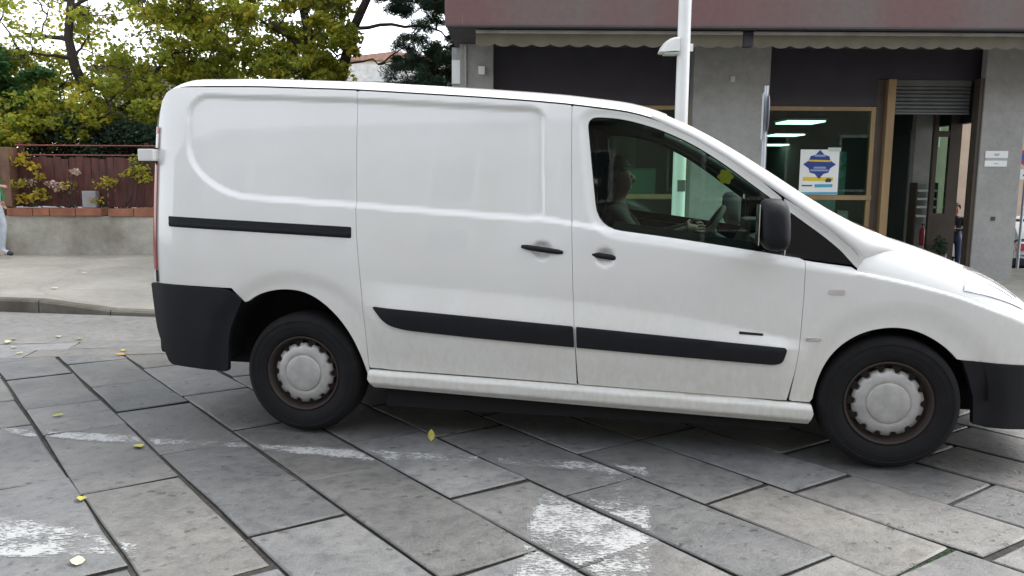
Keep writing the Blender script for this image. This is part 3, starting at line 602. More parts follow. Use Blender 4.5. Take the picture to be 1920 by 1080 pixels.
m = MB(); secs = [(.10, .70, .98), (.55, .62, 1.43), (1.8, .62, 1.46), (2.9, .70, .99)]; v = []; f = []
for y, w, z in secs: v += [(-.80, y, .95), (-w, y, z), (w, y, z), (.80, y, .95)]
for i in range(3):
    for j in range(3): f.append((4*i+j, 4*i+j+1, 4*i+j+5, 4*i+j+4))
gh = make('cabin_glass', v, f, M_CARG, car); part('cabin_roof', M_CARP, car, (-.62, .62, .50, 1.85, 1.44, 1.475), bev=.012)
part('bumper', M_BLACKPL, car, (-.84, .84, -.06, .10, .32, .52), bev=.03); part('number_plate', M_WHITE, car, (-.25, .25, -.012, -.004, .66, .76))
for s in (-1, 1): part('tail_lamp', M_RED, car, (min(s*.55, s*.80), max(s*.55, s*.80), -.015, .06, .72, .88), bev=.01)
for y in (.75, 3.25):
    for s in (-1, 1):
        m = MB(); Mw = Matrix.Translation((s*.76, y, .31)) @ Matrix.Rotation(s*math.pi/2, 4, 'Y'); m.lathe([(0, .08), (.19, .085), (.20, .10), (.30, .09), (.31, 0), (.30, -.09), (.1, -.09)], 24, Mw); m.build('wheel', M_RUBBER, car)
part('car_underbody', M_UNDER, car, (-.7, .7, .2, 3.8, .22, .40))

# ------------------------------------------------------------------ far buildings
def house(name, x0, x1, y0, y1, z0, z1, wallm, roofm, wins, label, flat=True, pitch=.9, rt=.32):
    h = empty(name, ((x0+x1)/2, y0, z0)); cx = (x0+x1)/2
    part('wall', wallm, h, (x0-cx, x1-cx, 0, y1-y0, 0, z1-z0))
    if flat: part('roof', roofm, h, (x0-cx-.4, x1-cx+.4, -.7, y1-y0+.4, z1-z0+.01, z1-z0+rt))
    else:
        m = MB(); m.prism([(x0-cx-.4, z1-z0+.01), (x1-cx+.4, z1-z0+.01), (x1-cx+.4, z1-z0+.12), (0, z1-z0+pitch), (x0-cx-.4, z1-z0+.12)], -.5, y1-y0+.3); m.build('roof', roofm, h)
    for (a, b, c, d) in wins:
        fr = part('window', M_WHITE, h, (a-cx-.06, b-cx+.06, -.05, -.003, c-z0-.06, d-z0+.06)); part('pane', M_CARG, fr, (a-cx, b-cx, -.07, -.052, c-z0, d-z0))
    return tag(h, label, 'building')
M_BEIGE = mat('beige_render', (.52, .41, .31), .9, var=.08, scale=1.5); M_CREAM = mat('cream_render', (.62, .58, .50), .9, var=.08, scale=1.2); M_TILE = mat('roof_tiles', (.32, .19, .14), .85, var=.2, scale=4); M_WHR = mat('white_roof', (.74, .74, .72), .8)
house('beige_house', 9.5, 30, 27, 38, ground_z(27)-.3, 9.5, M_BEIGE, M_TILE, [(a, a+1.1, z, z+1.6) for a in (13.0, 18.4, 21.4, 24.4) for z in (2.6, 5.8)], 'beige rendered house beyond the right stone pillar')
p0 = at(683, 150, 36); p1 = at(808, 110, 36)
house('white_terrace_house', p0.x-3.5, p1.x, 36, 46, ground_z(36)-.3, p0.z-.15, M_CREAM, M_WHR, [(p0.x+.45, p0.x+1.0, p0.z-1.2, p0.z-.25), (p1.x-1.2, p1.x-.5, p0.z-1.2, p0.z-.3)], 'cream house with white flat roof between tree and pine', rt=.72)
q0 = at(700, 122, 41); q1 = at(775, 100, 41)
house('rooftop_house', q0.x-2.5, q1.x+1.0, 47, 55, ground_z(47)-.5, 8.0, M_CREAM, M_TILE, [(q0.x+.4, q0.x+1.4, 6.9, 7.6), (q0.x-1.4, q0.x-.6, 6.9, 7.6)], 'pale house with terracotta roof farthest behind the white roof', flat=False, pitch=.5)
ob = tag(empty('sky_blocker', (0, -9.0, 0)), 'plain rendered block added unseen behind the viewer to cut low sky', 'building')  # unseen block added behind the camera to keep low sky off the van side
part('facade', mat('sky_blocker_render', (.30, .27, .23), .9, var=.1, scale=1), ob, (-26, 26, -6, 0, -.1, 8.2)); part('cornice', M_PILLAR, ob, (-26.2, 26.2, .003, .35, 7.9, 8.25))
for fl in (1.0, 4.4):
    for k in range(-7, 8): wn_ = part('window', M_WHITE, ob, (k*3.2-.65, k*3.2+.65, .003, .05, fl, fl+2.1)); part('pane', M_CARG, wn_, (k*3.2-.55, k*3.2+.55, .052, .06, fl+.1, fl+2.0))
r0 = at(225, 190, 27); r1 = at(330, 130, 27)
house('garden_house', r0.x-.3, r1.x+.9, 27, 36, ground_z(27)-.5, r1.z-.15, M_CREAM, mat('brown_eaves', (.16, .11, .08), .8), [(r0.x+.35, r0.x+.8, r1.z-1.3, r1.z-.4)], 'cream house with brown eaves glimpsed through the left tree', rt=.16)

# ------------------------------------------------------------------ garden wall, coping, fence
v = []; f = []
gw = tag(empty('garden_wall', (-6, 13.0, 0)), 'low rough plaster garden wall with brick coping left of the van', 'wall')
xs = np.linspace(-9, 5.1, 60); zs = np.linspace(-.2, .755, 12); v = []; f = []
for i, x in enumerate(xs):
    for j, z in enumerate(zs): v.append((x, rng.normal(0, .006)+.012*math.sin(x*2.3+z*5), z))
for i in range(59):
    for j in range(11): a = i*12+j; f.append((a, a+12, a+13, a+1))
b = len(v); v += [(-9, .3, -.2), (5.1, .3, -.2), (5.1, .3, .755), (-9, .3, .755)]; f += [(b, b+3, b+2, b+1), (11, 59*12+11, b+2, b+3)]
make('plaster_face', v, f, M_PLAST, gw, smooth=True)
x = -8.95
while x < 5:
    L_ = random.choice([.27, .27, .30, .42]); m = MB(); m.box(x, x+L_-.012, -.045, .30, .758, .758+random.uniform(.115, .135), .010); o = m.build('coping_brick', M_BRICK, gw); o.location.z = random.uniform(-.004, .004); o.location.y = random.uniform(-.012, .008); x += L_+(.10 if random.random() < .10 else 0)
part('meter_box', mat('grey_box', (.30, .29, .30), .6), gw, (-.05+at(160, 350, 13).x+6, at(180, 350, 13).x+6, -.03, .10, .892, 1.16), bev=.008)
tag(empty('garden_ground')) if False else None
gg = MB(); gg.box(-22, -.85, 13.31, 25, -3, .25); tag(gg.build('garden_ground', M_JOINT), kind='structure')
fn = tag(empty('metal_fence', (-6, 13.18, .89)), 'red brown metal sheet fence standing on the garden wall', 'fence')
x = -2.08; i = 0
while x < 5.0:
    w = .118; hgt = .80+random.uniform(-.015, .015); m = MB(); m.box(x, x+w, random.uniform(-.006, .006), .012, .004, hgt, .003); o = m.build('slat', M_FENCE, fn)
    o.rotation_euler = (0, random.uniform(-.008, .008), 0); x += .121; i += 1
for z in (.845, 1.0): m = MB(); m.tube([(-2.1, .02, z), (5.0, .02, z)], .011, 8); m.build('top_rail', M_FENCERAIL, fn)
m = MB(); m.box(-2.1, 5, .016, .040, .10, .14); m.build('lower_rail', M_FENCERAIL, fn); m = MB(); m.box(-2.1, 5, .016, .040, .62, .66); m.build('middle_rail', M_FENCERAIL, fn)
for x in (-2.06, -.0, 2.0, 4.0): m = MB(); m.box(x, x+.05, .042, .09, 0, 1.05, .004); m.build('fence_post', M_FENCE, fn)
gp = tag(empty('gate_pier', (-8.38, 13.1, .1)), 'beige rendered gate pier at the far left edge', 'pier'); part('pier_shaft', M_BEIGE, gp, (-.32, .12, -.16, .28, 0, 1.62), bev=.01); part('pier_post', mat('brown_wood', (.20, .11, .07), .8, var=.2), gp, (.135, .30, -.12, .16, .8, 1.75), bev=.01)

# ------------------------------------------------------------------ trees and plants
def leaf_cloud(name, clusters, size, m, parent, ratio=.65, flat_=.0, tone=(0, 1), narrow=False):
    C_ = []; T_ = []
    for (c, r, n) in clusters:
        d = rng.normal(size=(n, 3)); d /= np.linalg.norm(d, axis=1)[:, None]; rad = rng.random(n)**.45
        C_.append(np.array(c)+d*rad[:, None]*np.array(r)); base = rng.random()*.45; T_.append(np.clip(base+rng.normal(.22, .2, n), 0, 1))
    C_ = np.vstack(C_); T_ = np.concatenate(T_)*(tone[1]-tone[0])+tone[0]; n = len(C_)
    a = rng.normal(size=(n, 3)); a[:, 2] = a[:, 2]*.6-.35; a /= np.linalg.norm(a, axis=1)[:, None]
    b = rng.normal(size=(n, 3)); b[:, 2] *= .5; b -= a*np.sum(a*b, 1)[:, None]; b /= np.linalg.norm(b, axis=1)[:, None]; nn = np.cross(a, b)
    s = size*(.6+.7*rng.random(n))[:, None]
    p0 = C_-a*s*.5; p2 = C_+a*s*.5; p1 = C_+b*s*.5*ratio+nn*s*.10-a*s*.05; p3 = C_-b*s*.5*ratio+nn*s*.10-a*s*.05
    V = np.stack([p0, p1, p2, p3], 1).reshape(-1, 3)
    me = bpy.data.meshes.new(name); me.vertices.add(4*n); me.vertices.foreach_set('co', V.ravel().astype(np.float32))
    me.loops.add(6*n); i0 = np.arange(n)*4; idx = np.stack([i0, i0+1, i0+2, i0, i0+2, i0+3], 1).ravel(); me.loops.foreach_set('vertex_index', idx.astype(np.int32))
    me.polygons.add(2*n); me.polygons.foreach_set('loop_start', (np.arange(2*n)*3).astype(np.int32)); me.materials.append(m); me.update(calc_edges=True)
    at_ = me.attributes.new('tone', 'FLOAT', 'POINT'); at_.data.foreach_set('value', np.repeat(T_, 4).astype(np.float32))
    o = bpy.data.objects.new(name, me); COL.objects.link(o)
    if parent: o.parent = parent
    return o
def limb(m, p, q, r0, r1, wob=.06, n=6):
    p, q = Vector(p), Vector(q); pts = []; L_ = (q-p).length
    for i in range(n+1):
        t = i/n; pts.append(p.lerp(q, t)+Vector((random.gauss(0, 1), random.gauss(0, 1), random.gauss(0, 1)+.6*math.sin(math.pi*t)))*wob*L_*.35*math.sin(math.pi*t))
    m.tube(pts, [r0+(r1-r0)*i/n for i in range(n+1)], 7)
    return pts
def tree(name, label, trunk, radii, crown_px, size, m, group, dens_=1.0, extra=(), branches=(), tone=(0, 1), twig=.012, ratio=.65):
    """trunk: world points; crown_px: (px, py, depth, radius in metres, leaves)"""
    base = Vector(trunk[0]); t = empty(name, base); mb = MB(); tp = [Vector(p)-base for p in trunk]; mb.tube(tp, radii, 12); allp = list(tp[1:])
    for (p, q, a, b) in branches: allp += limb(mb, Vector(p)-base, Vector(q)-base, a, b)
    cl = []
    for (px, py, Y, r, n) in crown_px:
        c = at(px, py, Y)-base; src = min(allp, key=lambda p: (p-c).length+.6*max(0, p.z-c.z)); pts = limb(mb, src, c, min(.035, .012+.010*(src-c).length), .006, .10); allp += pts[2:5]
        for k in range(5):
            d = Vector((random.gauss(0, 1), random.gauss(0, 1), random.gauss(0, .7))).normalized(); limb(mb, c, c+d*r*.9, .009, .003, .12, 3)
        for k in range(4):
            d = Vector((random.gauss(0, 1), random.gauss(0, 1), random.gauss(0, .7))); d = d.normalized()*r*random.uniform(.2, .75); rr = r*random.uniform(.38, .62); cl.append((tuple(c+d), (rr, rr, rr*.62), int(n*dens_/4)))
    mb.build('trunk', M_BARK, t); leaf_cloud('crown', cl, size, m, t, ratio=ratio, tone=tone); return tag(t, label, 'tree', group)
W3 = lambda px, py, Y: tuple(at(px, py, Y))
# big yellow green tree on the left
cr = []
for i in range(46): cr.append((random.uniform(-60, 290), random.uniform(150, 250), random.uniform(13.7, 16), random.uniform(.35, .6), 330))
for i in range(46): cr.append((random.uniform(-60, 330), random.uniform(-30, 150), random.uniform(14.2, 16.4), random.uniform(.35, .65), 150))
for i in range(14): cr.append((random.uniform(-40, 110), random.uniform(225, 268), random.uniform(13.4, 14.2), random.uniform(.25, .4), 330))
for i in range(24): cr.append((random.uniform(-150, 420), random.uniform(-330, -40), random.uniform(14, 17), random.uniform(.5, .8), 420))
tree('yellow_green_tree', 'yellow green leafy tree with dark forked trunk at far left', [W3(215, 330, 15), W3(200, 285, 15), W3(183, 210, 15), W3(142, 130, 15), W3(128, 70, 15), W3(133, 0, 15), W3(140, -120, 15)], [.13, .12, .105, .09, .075, .065, .04], cr, .10, M_LEAFY, None,
     branches=[(W3(188, 235, 15), W3(330, 100, 15.3), .055, .03), (W3(128, 75, 15), W3(45, 62, 15.2), .05, .02), (W3(142, 110, 15), W3(60, 100, 14.6), .04, .015), (W3(138, 110, 15), W3(165, 70, 15.2), .03, .012), (W3(133, 20, 15), W3(250, -60, 15.5), .04, .015)])
cr = []
for i in range(80): cr.append((random.uniform(325, 650), random.uniform(-40, 155), random.uniform(14.6, 17), random.uniform(.32, .6), 270))
for i in range(10): cr.append((random.uniform(560, 665), random.uniform(70, 145), random.uniform(14.8, 15.8), random.uniform(.2, .35), 260))
for i in range(16): cr.append((random.uniform(260, 680), random.uniform(-260, -40), random.uniform(14.5, 17), random.uniform(.5, .8), 480))
tree('broad_autumn_tree', 'dense yellow green tree above the rear of the van', [W3(560, 340, 15.8), W3(575, 200, 15.8), W3(585, 90, 15.8), W3(560, -20, 15.8), W3(540, -160, 15.8)], [.14, .12, .10, .07, .04], cr, .10, M_LEAFY, None,
     branches=[(W3(575, 180, 15.8), W3(400, 90, 15.6), .06, .025), (W3(583, 100, 15.8), W3(450, 10, 15.8), .05, .02), (W3(580, 140, 15.8), W3(660, 90, 15.4), .03, .01)])
cr = [(random.uniform(-140, 75), random.uniform(95, 250), random.uniform(13.9, 14.8), random.uniform(.3, .5), 520) for i in range(30)]
tree('dark_green_tree', 'dark green dense tree hugging the left picture edge', [W3(-40, 330, 14.4), W3(-30, 200, 14.4), W3(-20, 100, 14.4)], [.08, .06, .03], cr, .085, M_LEAFG, None)
cr = [(random.uniform(252, 300)+20*random.gauss(0, .3), y, random.uniform(17.2, 18), .32, 420) for y in np.linspace(150, 262, 12)]
tree('dark_cypress', 'dark grey green cypress behind the rear roof edge of van', [W3(275, 340, 17.6), W3(275, 200, 17.6), W3(275, 145, 17.6)], [.09, .06, .02], cr, .05, M_LEAFD, None, ratio=.4)
# pine: long limbs, drooping needle clumps
cr = []
for i in range(34): cr.append((random.uniform(740, 858), random.uniform(-40, 160), random.uniform(15.4, 17.2), random.uniform(.25, .42), 900))
for i in range(5): cr.append((random.uniform(680, 770), random.uniform(-60, 8), random.uniform(15.8, 16.4), random.uniform(.2, .32), 500))
for i in range(18): cr.append((random.uniform(800, 880), random.uniform(90, 200), random.uniform(15.2, 17), random.uniform(.25, .4), 900))
for i in range(10): cr.append((random.uniform(640, 860), random.uniform(-260, -60), random.uniform(15.4, 17), random.uniform(.4, .6), 800))
tree('pine_tree', 'dark needled pine with leaning trunk beside the brown overhang', [W3(610, 330, 16), W3(632, 170, 16), W3(645, 120, 16), W3(664, 50, 16), W3(692, -10, 16), W3(730, -120, 16)], [.14, .115, .105, .09, .075, .04], cr, .085, M_LEAFD, None,
     branches=[(W3(668, 53, 16), W3(800, 48, 16.1), .038, .024), (W3(800, 48, 16.1), W3(850, 75, 16.2), .024, .012), (W3(690, -5, 16), W3(780, 5, 16), .03, .015)], ratio=.12)
# shrubs behind and through the fence
def shrub(label, spots, size, m, stems=True, name='shrub', cat='shrub', group=None, tone=(0, 1)):
    b = at(spots[0][0], 400, spots[0][2]); b.z = .25 if spots[0][2] > 13.3 else .90; t = empty(name, b); mb = MB(); cl = []
    for (px, py, Y, r, n) in spots:
        c = at(px, py, Y)-b; limb(mb, Vector((random.uniform(-.1, .1), 0, 0)), c, .012, .004, .1); cl.append((tuple(c), (r, r*.7, r*.6), n))
    mb.build('stem', M_BARK, t); leaf_cloud('foliage', cl, size, m, t, tone=tone); return tag(t, label, cat, group)
shrub('dark hedge mass behind the top of the red brown fence', [(random.uniform(-40, 300), random.uniform(232, 350), random.uniform(13.9, 15), .42, 650) for i in range(56)], .06, M_LEAFD, name='hedge', cat='hedge')
shrub('hedge beyond the left picture edge behind the gate pier', [(random.uniform(-520, -60), random.uniform(170, 340), random.uniform(14, 16), .5, 420) for i in range(34)], .07, M_LEAFG, name='hedge', cat='hedge')
shrub('tall hedge filling the garden between fence and pine', [(random.uniform(300, 880), random.uniform(180, 300), random.uniform(14.5, 16.5), .5, 420) for i in range(30)], .07, M_LEAFD, name='hedge', cat='hedge')
shrub('yellow leafed climber hanging over the fence near the gate pier', [(62, 312, 13.05, .15, 26), (72, 330, 13.02, .14, 22), (40, 345, 13.02, .16, 26), (75, 365, 13.0, .2, 34), (45, 372, 13.0, .15, 24), (40, 300, 13.1, .2, 40)], .10, M_LEAFO, name='climbing_plant', cat='plant')
shrub('olive yellow climber at the fence beside the van rear', [(245, 325, 13.05, .18, 60), (265, 318, 13.05, .16, 50), (270, 335, 13.0, .14, 40), (255, 300, 13.1, .16, 40)], .07, M_LEAFY, name='climbing_plant', cat='plant')
shrub('small yellow brown plant on the wall beside the grey box', [(195, 345, 13.05, .2, 60), (205, 340, 13.03, .14, 50), (180, 375, 13.0, .14, 40), (130, 350, 13.06, .2, 40)], .065, M_LEAFO, name='climbing_plant', cat='plant')
shrub('pale pink flowering sprig in front of the brown fence', [(140, 322, 13.08, .10, 70), (60, 342, 13.08, .10, 50), (110, 350, 13.08, .16, 90), (95, 345, 13.07, .1, 40)], .05, leaf_mat('pale_blossom', [(0, (.45, .30, .24)), (1, (.70, .55, .48))], .2), name='flowering_plant', cat='plant')
pp = tag(empty('potted_plant', (6.02, 11.25, .13)), 'small green potted plant just inside the shop doorway', 'plant'); m = MB(); m.lathe([(0, 0), (.07, 0), (.10, .26), (.085, .26), (.08, .22), (0, .22)], 18); m.build('pot', M_DKBRONZE, pp)
leaf_cloud('foliage', [((0, 0, .36), (.10, .10, .15), 130)], .06, M_LEAFD, pp)

# ------------------------------------------------------------------ the van
van = tag(empty('delivery_van', (-0.98300, 5.15473, 0), -0.17618), 'white panel van with black bumpers and side strip driving across the slabs', 'van')
def table(pts, s=.03, lo=None, hi=None):
    """smoothed piecewise curve -> function"""
    xs = np.array([p[0] for p in pts]); ys = np.array([p[1] for p in pts])
    g_ = np.arange(xs[0]-6*s, xs[-1]+6*s, s/6); yy = np.interp(g_, xs, ys)
    sl = (ys[-1]-ys[-2])/(xs[-1]-xs[-2]); sl0 = (ys[1]-ys[0])/(xs[1]-xs[0])
    yy = np.where(g_ > xs[-1], ys[-1]+sl*(g_-xs[-1]), yy); yy = np.where(g_ < xs[0], ys[0]+sl0*(g_-xs[0]), yy)
    k = np.exp(-.5*(np.arange(-18, 19)/6)**2); k /= k.sum()
    y2 = np.convolve(np.pad(yy, 18, mode='edge'), k, mode='valid')
    return lambda x: np.interp(x, g_, y2)
Wz = table([(-.05, .87), (.15, .895), (.30, .915), (.5, .935), (.7, .944), (.9, .945), (1.05, .94), (1.2, .925), (1.5, .885), (1.75, .842), (1.85, .812), (1.95, .775)], .06)
dF = table([(2.5, 0), (2.9, 0), (3.3, .022), (3.6, .08), (3.8, .19), (3.95, .42)], .08)
dR = table([(-.93, .085), (-.86, .052), (-.8, .026), (-.7, .008), (-.5, 0), (0, 0)], .03)
belt = table([(1.0, 1.235), (1.323, 1.208), (1.538, 1.178), (1.644, 1.160), (2.056, 1.104), (2.6, 1.022), (2.794, .985), (3.032, .940), (3.27, .880), (3.523, .784), (3.7, .70), (3.95, .60)], .05)
scTop = table([(0, .89), (.4, .865), (1.0, .828), (1.546, .791), (2.07, .729), (2.5, .648), (2.8, .61)], .05)
scBot = table([(0, .755), (.433, .725), (2.507, .595), (2.8, .575)], .05)
ditch = table([(-.9, 1.888), (-.753, 1.886), (-.266, 1.879), (.281, 1.855), (.973, 1.807), (1.385, 1.773), (1.73, 1.728), (1.886, 1.682), (2.05, 1.60)], .05)
def sd_poly(x, z, poly):
    """signed distance, negative inside"""
    P = np.stack([x, z], -1); d = np.full(len(x), 1e9); ins = np.zeros(len(x), bool); n = len(poly)
    for i in range(n):
        a = np.array(poly[i], float); b = np.array(poly[(i+1) % n], float); e = b-a
        t = np.clip(((P-a) @ e)/max(e @ e, 1e-12), 0, 1); d = np.minimum(d, np.hypot(*(P-a-t[:, None]*e).T))
        c = (a[1] > z) != (b[1] > z)
        with np.errstate(divide='ignore', invalid='ignore'): ins ^= c & (x < (b[0]-a[0])*(z-a[1])/(b[1]-a[1]+1e-15)+a[0])
    return np.where(ins, -d, d)
def rnd_poly(poly, r, n=6):
    """round the corners of a polygon; r may be a list"""
    out = []; m = len(poly)
    for i in range(m):
        p = np.array(poly[i], float); a = np.array(poly[i-1], float)-p; b = np.array(poly[(i+1) % m], float)-p
        la, lb = np.linalg.norm(a), np.linalg.norm(b); ri = min(r[i] if isinstance(r, (list, tuple)) else r, la*.48, lb*.48)
        if ri < 1e-4: out.append(tuple(p)); continue
        p0, p1 = p+a/la*ri, p+b/lb*ri
        for k in range(n+1): t = k/n; out.append(tuple((1-t)**2*p0+2*t*(1-t)*p+t*t*p1))
    return out
RECESS = rnd_poly([(-.590, 1.832), (.287, 1.800), (1.300, 1.740), (1.318, 1.205), (1.25, 1.196), (.340, 1.252), (-.400, 1.295), (-.640, 1.46), (-.655, 1.76)], [.05, .3, .06, .07, .1, .3, .22, .22, .06], 8)
WINDOW = rnd_poly([(1.520, 1.705), (1.679, 1.698), (1.862, 1.650), (2.042, 1.570), (2.195, 1.473), (2.372, 1.343), (2.546, 1.218), (2.669, 1.130), (2.755, 1.058), (2.800, .998), (2.553, 1.026), (2.257, 1.070), (1.929, 1.115), (1.590, 1.155)], [.06, .1, .1, .1, .1, .1, .1, .1, .05, .012, .1, .1, .1, .12], 6)
RARCH = [(-.432, .326), (-.424, .42), (-.412, .502), (-.388, .585), (-.352, .662), (-.30, .724), (-.232, .768), (-.15, .794), (-.06, .803), (.03, .793), (.11, .757), (.18, .703), (.24, .640), (.295, .560), (.335, .475), (.362, .40), (.378, .34)]
FARCH = [(2.648, .24), (2.650, .33), (2.662, .42), (2.692, .515), (2.738, .59), (2.800, .648), (2.868, .686), (2.945, .707), (3.025, .712), (3.10, .698), (3.175, .664), (3.245, .616), (3.30, .560), (3.345, .49), (3.375, .42), (3.392, .33), (3.396, .22)]
def chaikin(p, k=2):
    for _ in range(k):
        q = [p[0]]
        for a, b in zip(p[:-1], p[1:]): q += [(a[0]*.75+b[0]*.25, a[1]*.75+b[1]*.25), (a[0]*.25+b[0]*.75, a[1]*.25+b[1]*.75)]
        p = q+[p[-1]]
    return p
RARCH = chaikin(RARCH); FARCH = chaikin(FARCH)
def W(x, z, detail=True):
    x = np.asarray(x, float); z = np.asarray(z, float)
    w = Wz(z) - dF(x) - dR(x)
    if not detail: return w
    w = w - .017*smooth((.016-sd_poly(x, z, RECESS))/.034)
    fb = smooth((x-1.22)/.12)*(1-smooth((x-3.3)/.5))
    w = w - .015*fb*smooth((z-belt(x)+.026)/.030)
    w = w - .011*smooth((.052-sd_poly(x, z, WINDOW))/.046)
    fs = smooth((x-.30)/.25)*(1-smooth((x-2.45)/.2))
    tq = np.clip((scTop(x)-z)/np.maximum(.05, scTop(x)-scBot(x)), 0, 1)
    w = w + .034*fs*tq*tq/(tq+.14)*(1-smooth((scBot(x)-.02-z)/.32))
    r1 = np.hypot(x+.02, (z-.36)*1.0); w = w - .016*smooth((.555-r1)/.10)
    r2 = np.hypot(x-3.02, (z-.31)*1.0); w = w - .016*smooth((.535-r2)/.12)
    for hx, hz in ((1.318, 1.038), (1.632, 1.012)):
        q = np.hypot((x-hx)/.060, (z-hz)/.056); w = w - .022*(1-smooth((q-.35)/.65))
    return w
def Wn(x, z, wf=None):
    w_ = wf or W; e = .004; gx = (w_(x+e, z)-w_(x-e, z))/(2*e); gz = (w_(x, z+e)-w_(x, z-e))/(2*e)
    n = np.stack([-gx, -np.ones_like(gx), -gz], -1)       # near side: outward is -y
    return n/np.linalg.norm(n, axis=1)[:, None]
def dens(poly, step, closed=True):
    out = []; n = len(poly)
    for i in range(n if closed else n-1):
        a = np.array(poly[i], float); b = np.array(poly[(i+1) % n], float); k = max(1, int(math.ceil(np.linalg.norm(b-a)/step)))
        for j in range(k): out.append(a+(b-a)*j/k)
    if not closed: out.append(np.array(poly[-1], float))
    return np.array(out)
PCACHE = {}
def panel(name, outline, side=-1, m=None, off=0.0, step=.02, thick=.028, gap=.0025, parent=None, inner=None, wf=None):
    """sheet-metal panel: outline in (x, z) on the body surface, turned edge and an inner skin. side -1 = near (right), +1 = far"""
    key = (name, round(off, 4), tuple((round(float(p[0]), 4), round(float(p[1]), 4)) for p in outline))
    if key in PCACHE:
        verts, norms, faces, fm = PCACHE[key]
        return make(name, verts*np.array([1, side*-1, 1]), [t[::-1] for t in faces] if side > 0 else faces, [m or M_PAINT, inner or M_TRIM], parent or van, smooth=True, fm=fm, normals=norms*np.array([1, side*-1, 1]))
    o = dens(outline, step)
    A = .5*np.sum(o[:, 0]*np.roll(o[:, 1], -1)-np.roll(o[:, 0], -1)*o[:, 1])
    if A < 0: o = o[::-1]
    nb = len(o)
    gx, gz = np.meshgrid(np.arange(o[:, 0].min(), o[:, 0].max(), step), np.arange(o[:, 1].min(), o[:, 1].max(), step))
    gx = gx.ravel(); gz = gz.ravel()
    sd = sd_poly(gx, gz, [tuple(p) for p in o]); k = sd < -step*.45; gx, gz = gx[k], gz[k]
    pts = [Vector(p) for p in o] + [Vector((a, b)) for a, b in zip(gx, gz)]
    edges = [(i, (i+1) % nb) for i in range(nb)]
    V, E_, F_, ov, oe, of = delaunay_2d_cdt(pts, edges, [], 0, 1e-6)
    V = np.array([tuple(p) for p in V]); F_ = np.array([t for t in F_ if len(t) == 3])
    cen = V[F_].mean(1); F_ = F_[sd_poly(cen[:, 0], cen[:, 1], [tuple(p) for p in o]) < 0]
    inv = {}
    for i, ol in enumerate(ov):
        for q in ol: inv[q] = i
    loop = [inv[i] for i in range(nb)]
    a = V[F_[:, 1]]-V[F_[:, 0]]; b = V[F_[:, 2]]-V[F_[:, 0]]; fl = (a[:, 0]*b[:, 1]-a[:, 1]*b[:, 0]) < 0; F_[fl] = F_[fl][:, ::-1]
    n = len(V); nrm = Wn(V[:, 0], V[:, 1], wf); y = (wf or W)(V[:, 0], V[:, 1])+off
    P = np.stack([V[:, 0], -y, V[:, 1]], -1)
    # outward (in-plane) direction at the boundary
    lo = V[loop]; tg = np.roll(lo, -1, 0)-np.roll(lo, 1, 0); tg /= np.linalg.norm(tg, axis=1)[:, None]+1e-9; outd = np.stack([tg[:, 1], np.zeros(nb), -tg[:, 0]], -1)
    inn = P - nrm*thick
    r1 = P[loop] + outd*gap*.6 + np.array([0, 1, 0])*gap          # rounded arris
    r2 = P[loop] + outd*gap*.6 + np.array([0, 1, 0])*thick
    verts = np.vstack([P, P[loop], r1, r1, r2, inn])
    n1 = nrm[loop]*.8+outd*.6; n1 /= np.linalg.norm(n1, axis=1)[:, None]
    norms = np.vstack([nrm, nrm[loop], n1, outd, outd, -nrm])
    faces = [tuple(t) for t in F_]; fm = [0]*len(faces)
    # (x,z) counter-clockwise seen from -y is outward facing already
    for i in range(nb):
        j = (i+1) % nb
        faces += [(n+j, n+i, n+nb+i, n+nb+j), (n+2*nb+j, n+2*nb+i, n+3*nb+i, n+3*nb+j)]; fm += [0, 0]
    b0 = n+4*nb
    faces += [tuple(b0+t[::-1]) for t in F_]; fm += [1]*len(F_)
    PCACHE[key] = (verts, norms, faces, fm)
    if side > 0:
        verts = verts*np.array([1, -1, 1]); norms = norms*np.array([1, -1, 1]); faces = [t[::-1] for t in faces]
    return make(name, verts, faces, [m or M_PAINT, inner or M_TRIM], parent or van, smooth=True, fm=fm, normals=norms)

G = .0022   # half shut-line
def seam(pts): return [tuple(p) for p in pts]
SEAM_R = [(.312, 1.842), (.318, 1.60), (.330, 1.25), (.338, 1.10), (.352, .93), (.366, .766), (.376, .56), (.384, .40)]
SEAM_M = [(1.444, 1.755), (1.452, 1.45), (1.464, 1.148), (1.476, .85), (1.492, .60), (1.508, .366)]
SEAM_F = [(2.470, 1.318), (2.500, 1.250), (2.545, 1.12), (2.580, 1.016), (2.580, .84), (2.574, .63), (2.560, .48), (2.542, .332)]
def shift(l, dx): return [(x+dx, z) for x, z in l]
DOORTOP = [(1.886, 1.672), (2.04, 1.598), (2.2, 1.503), (2.37, 1.388), (2.47, 1.318)]
top = lambda x0, x1, n=24, dz=-.006: [(float(q), float(ditch(q))+dz) for q in np.linspace(x0, x1, n)]
PILLARLINE = DOORTOP + [(2.54, 1.268), (2.68, 1.168), (2.785, 1.080), (2.835, 1.02), (2.815, .983)]
def win_part(x0, x1, upper):
    """vertices of the window outline between x0 and x1 (upper or lower run)"""
    pl = [p for p in WINDOW if x0 <= p[0] <= x1 and ((p[1] > 1.32-.36*(p[0]-2.0)) == upper)]
    return sorted(pl)
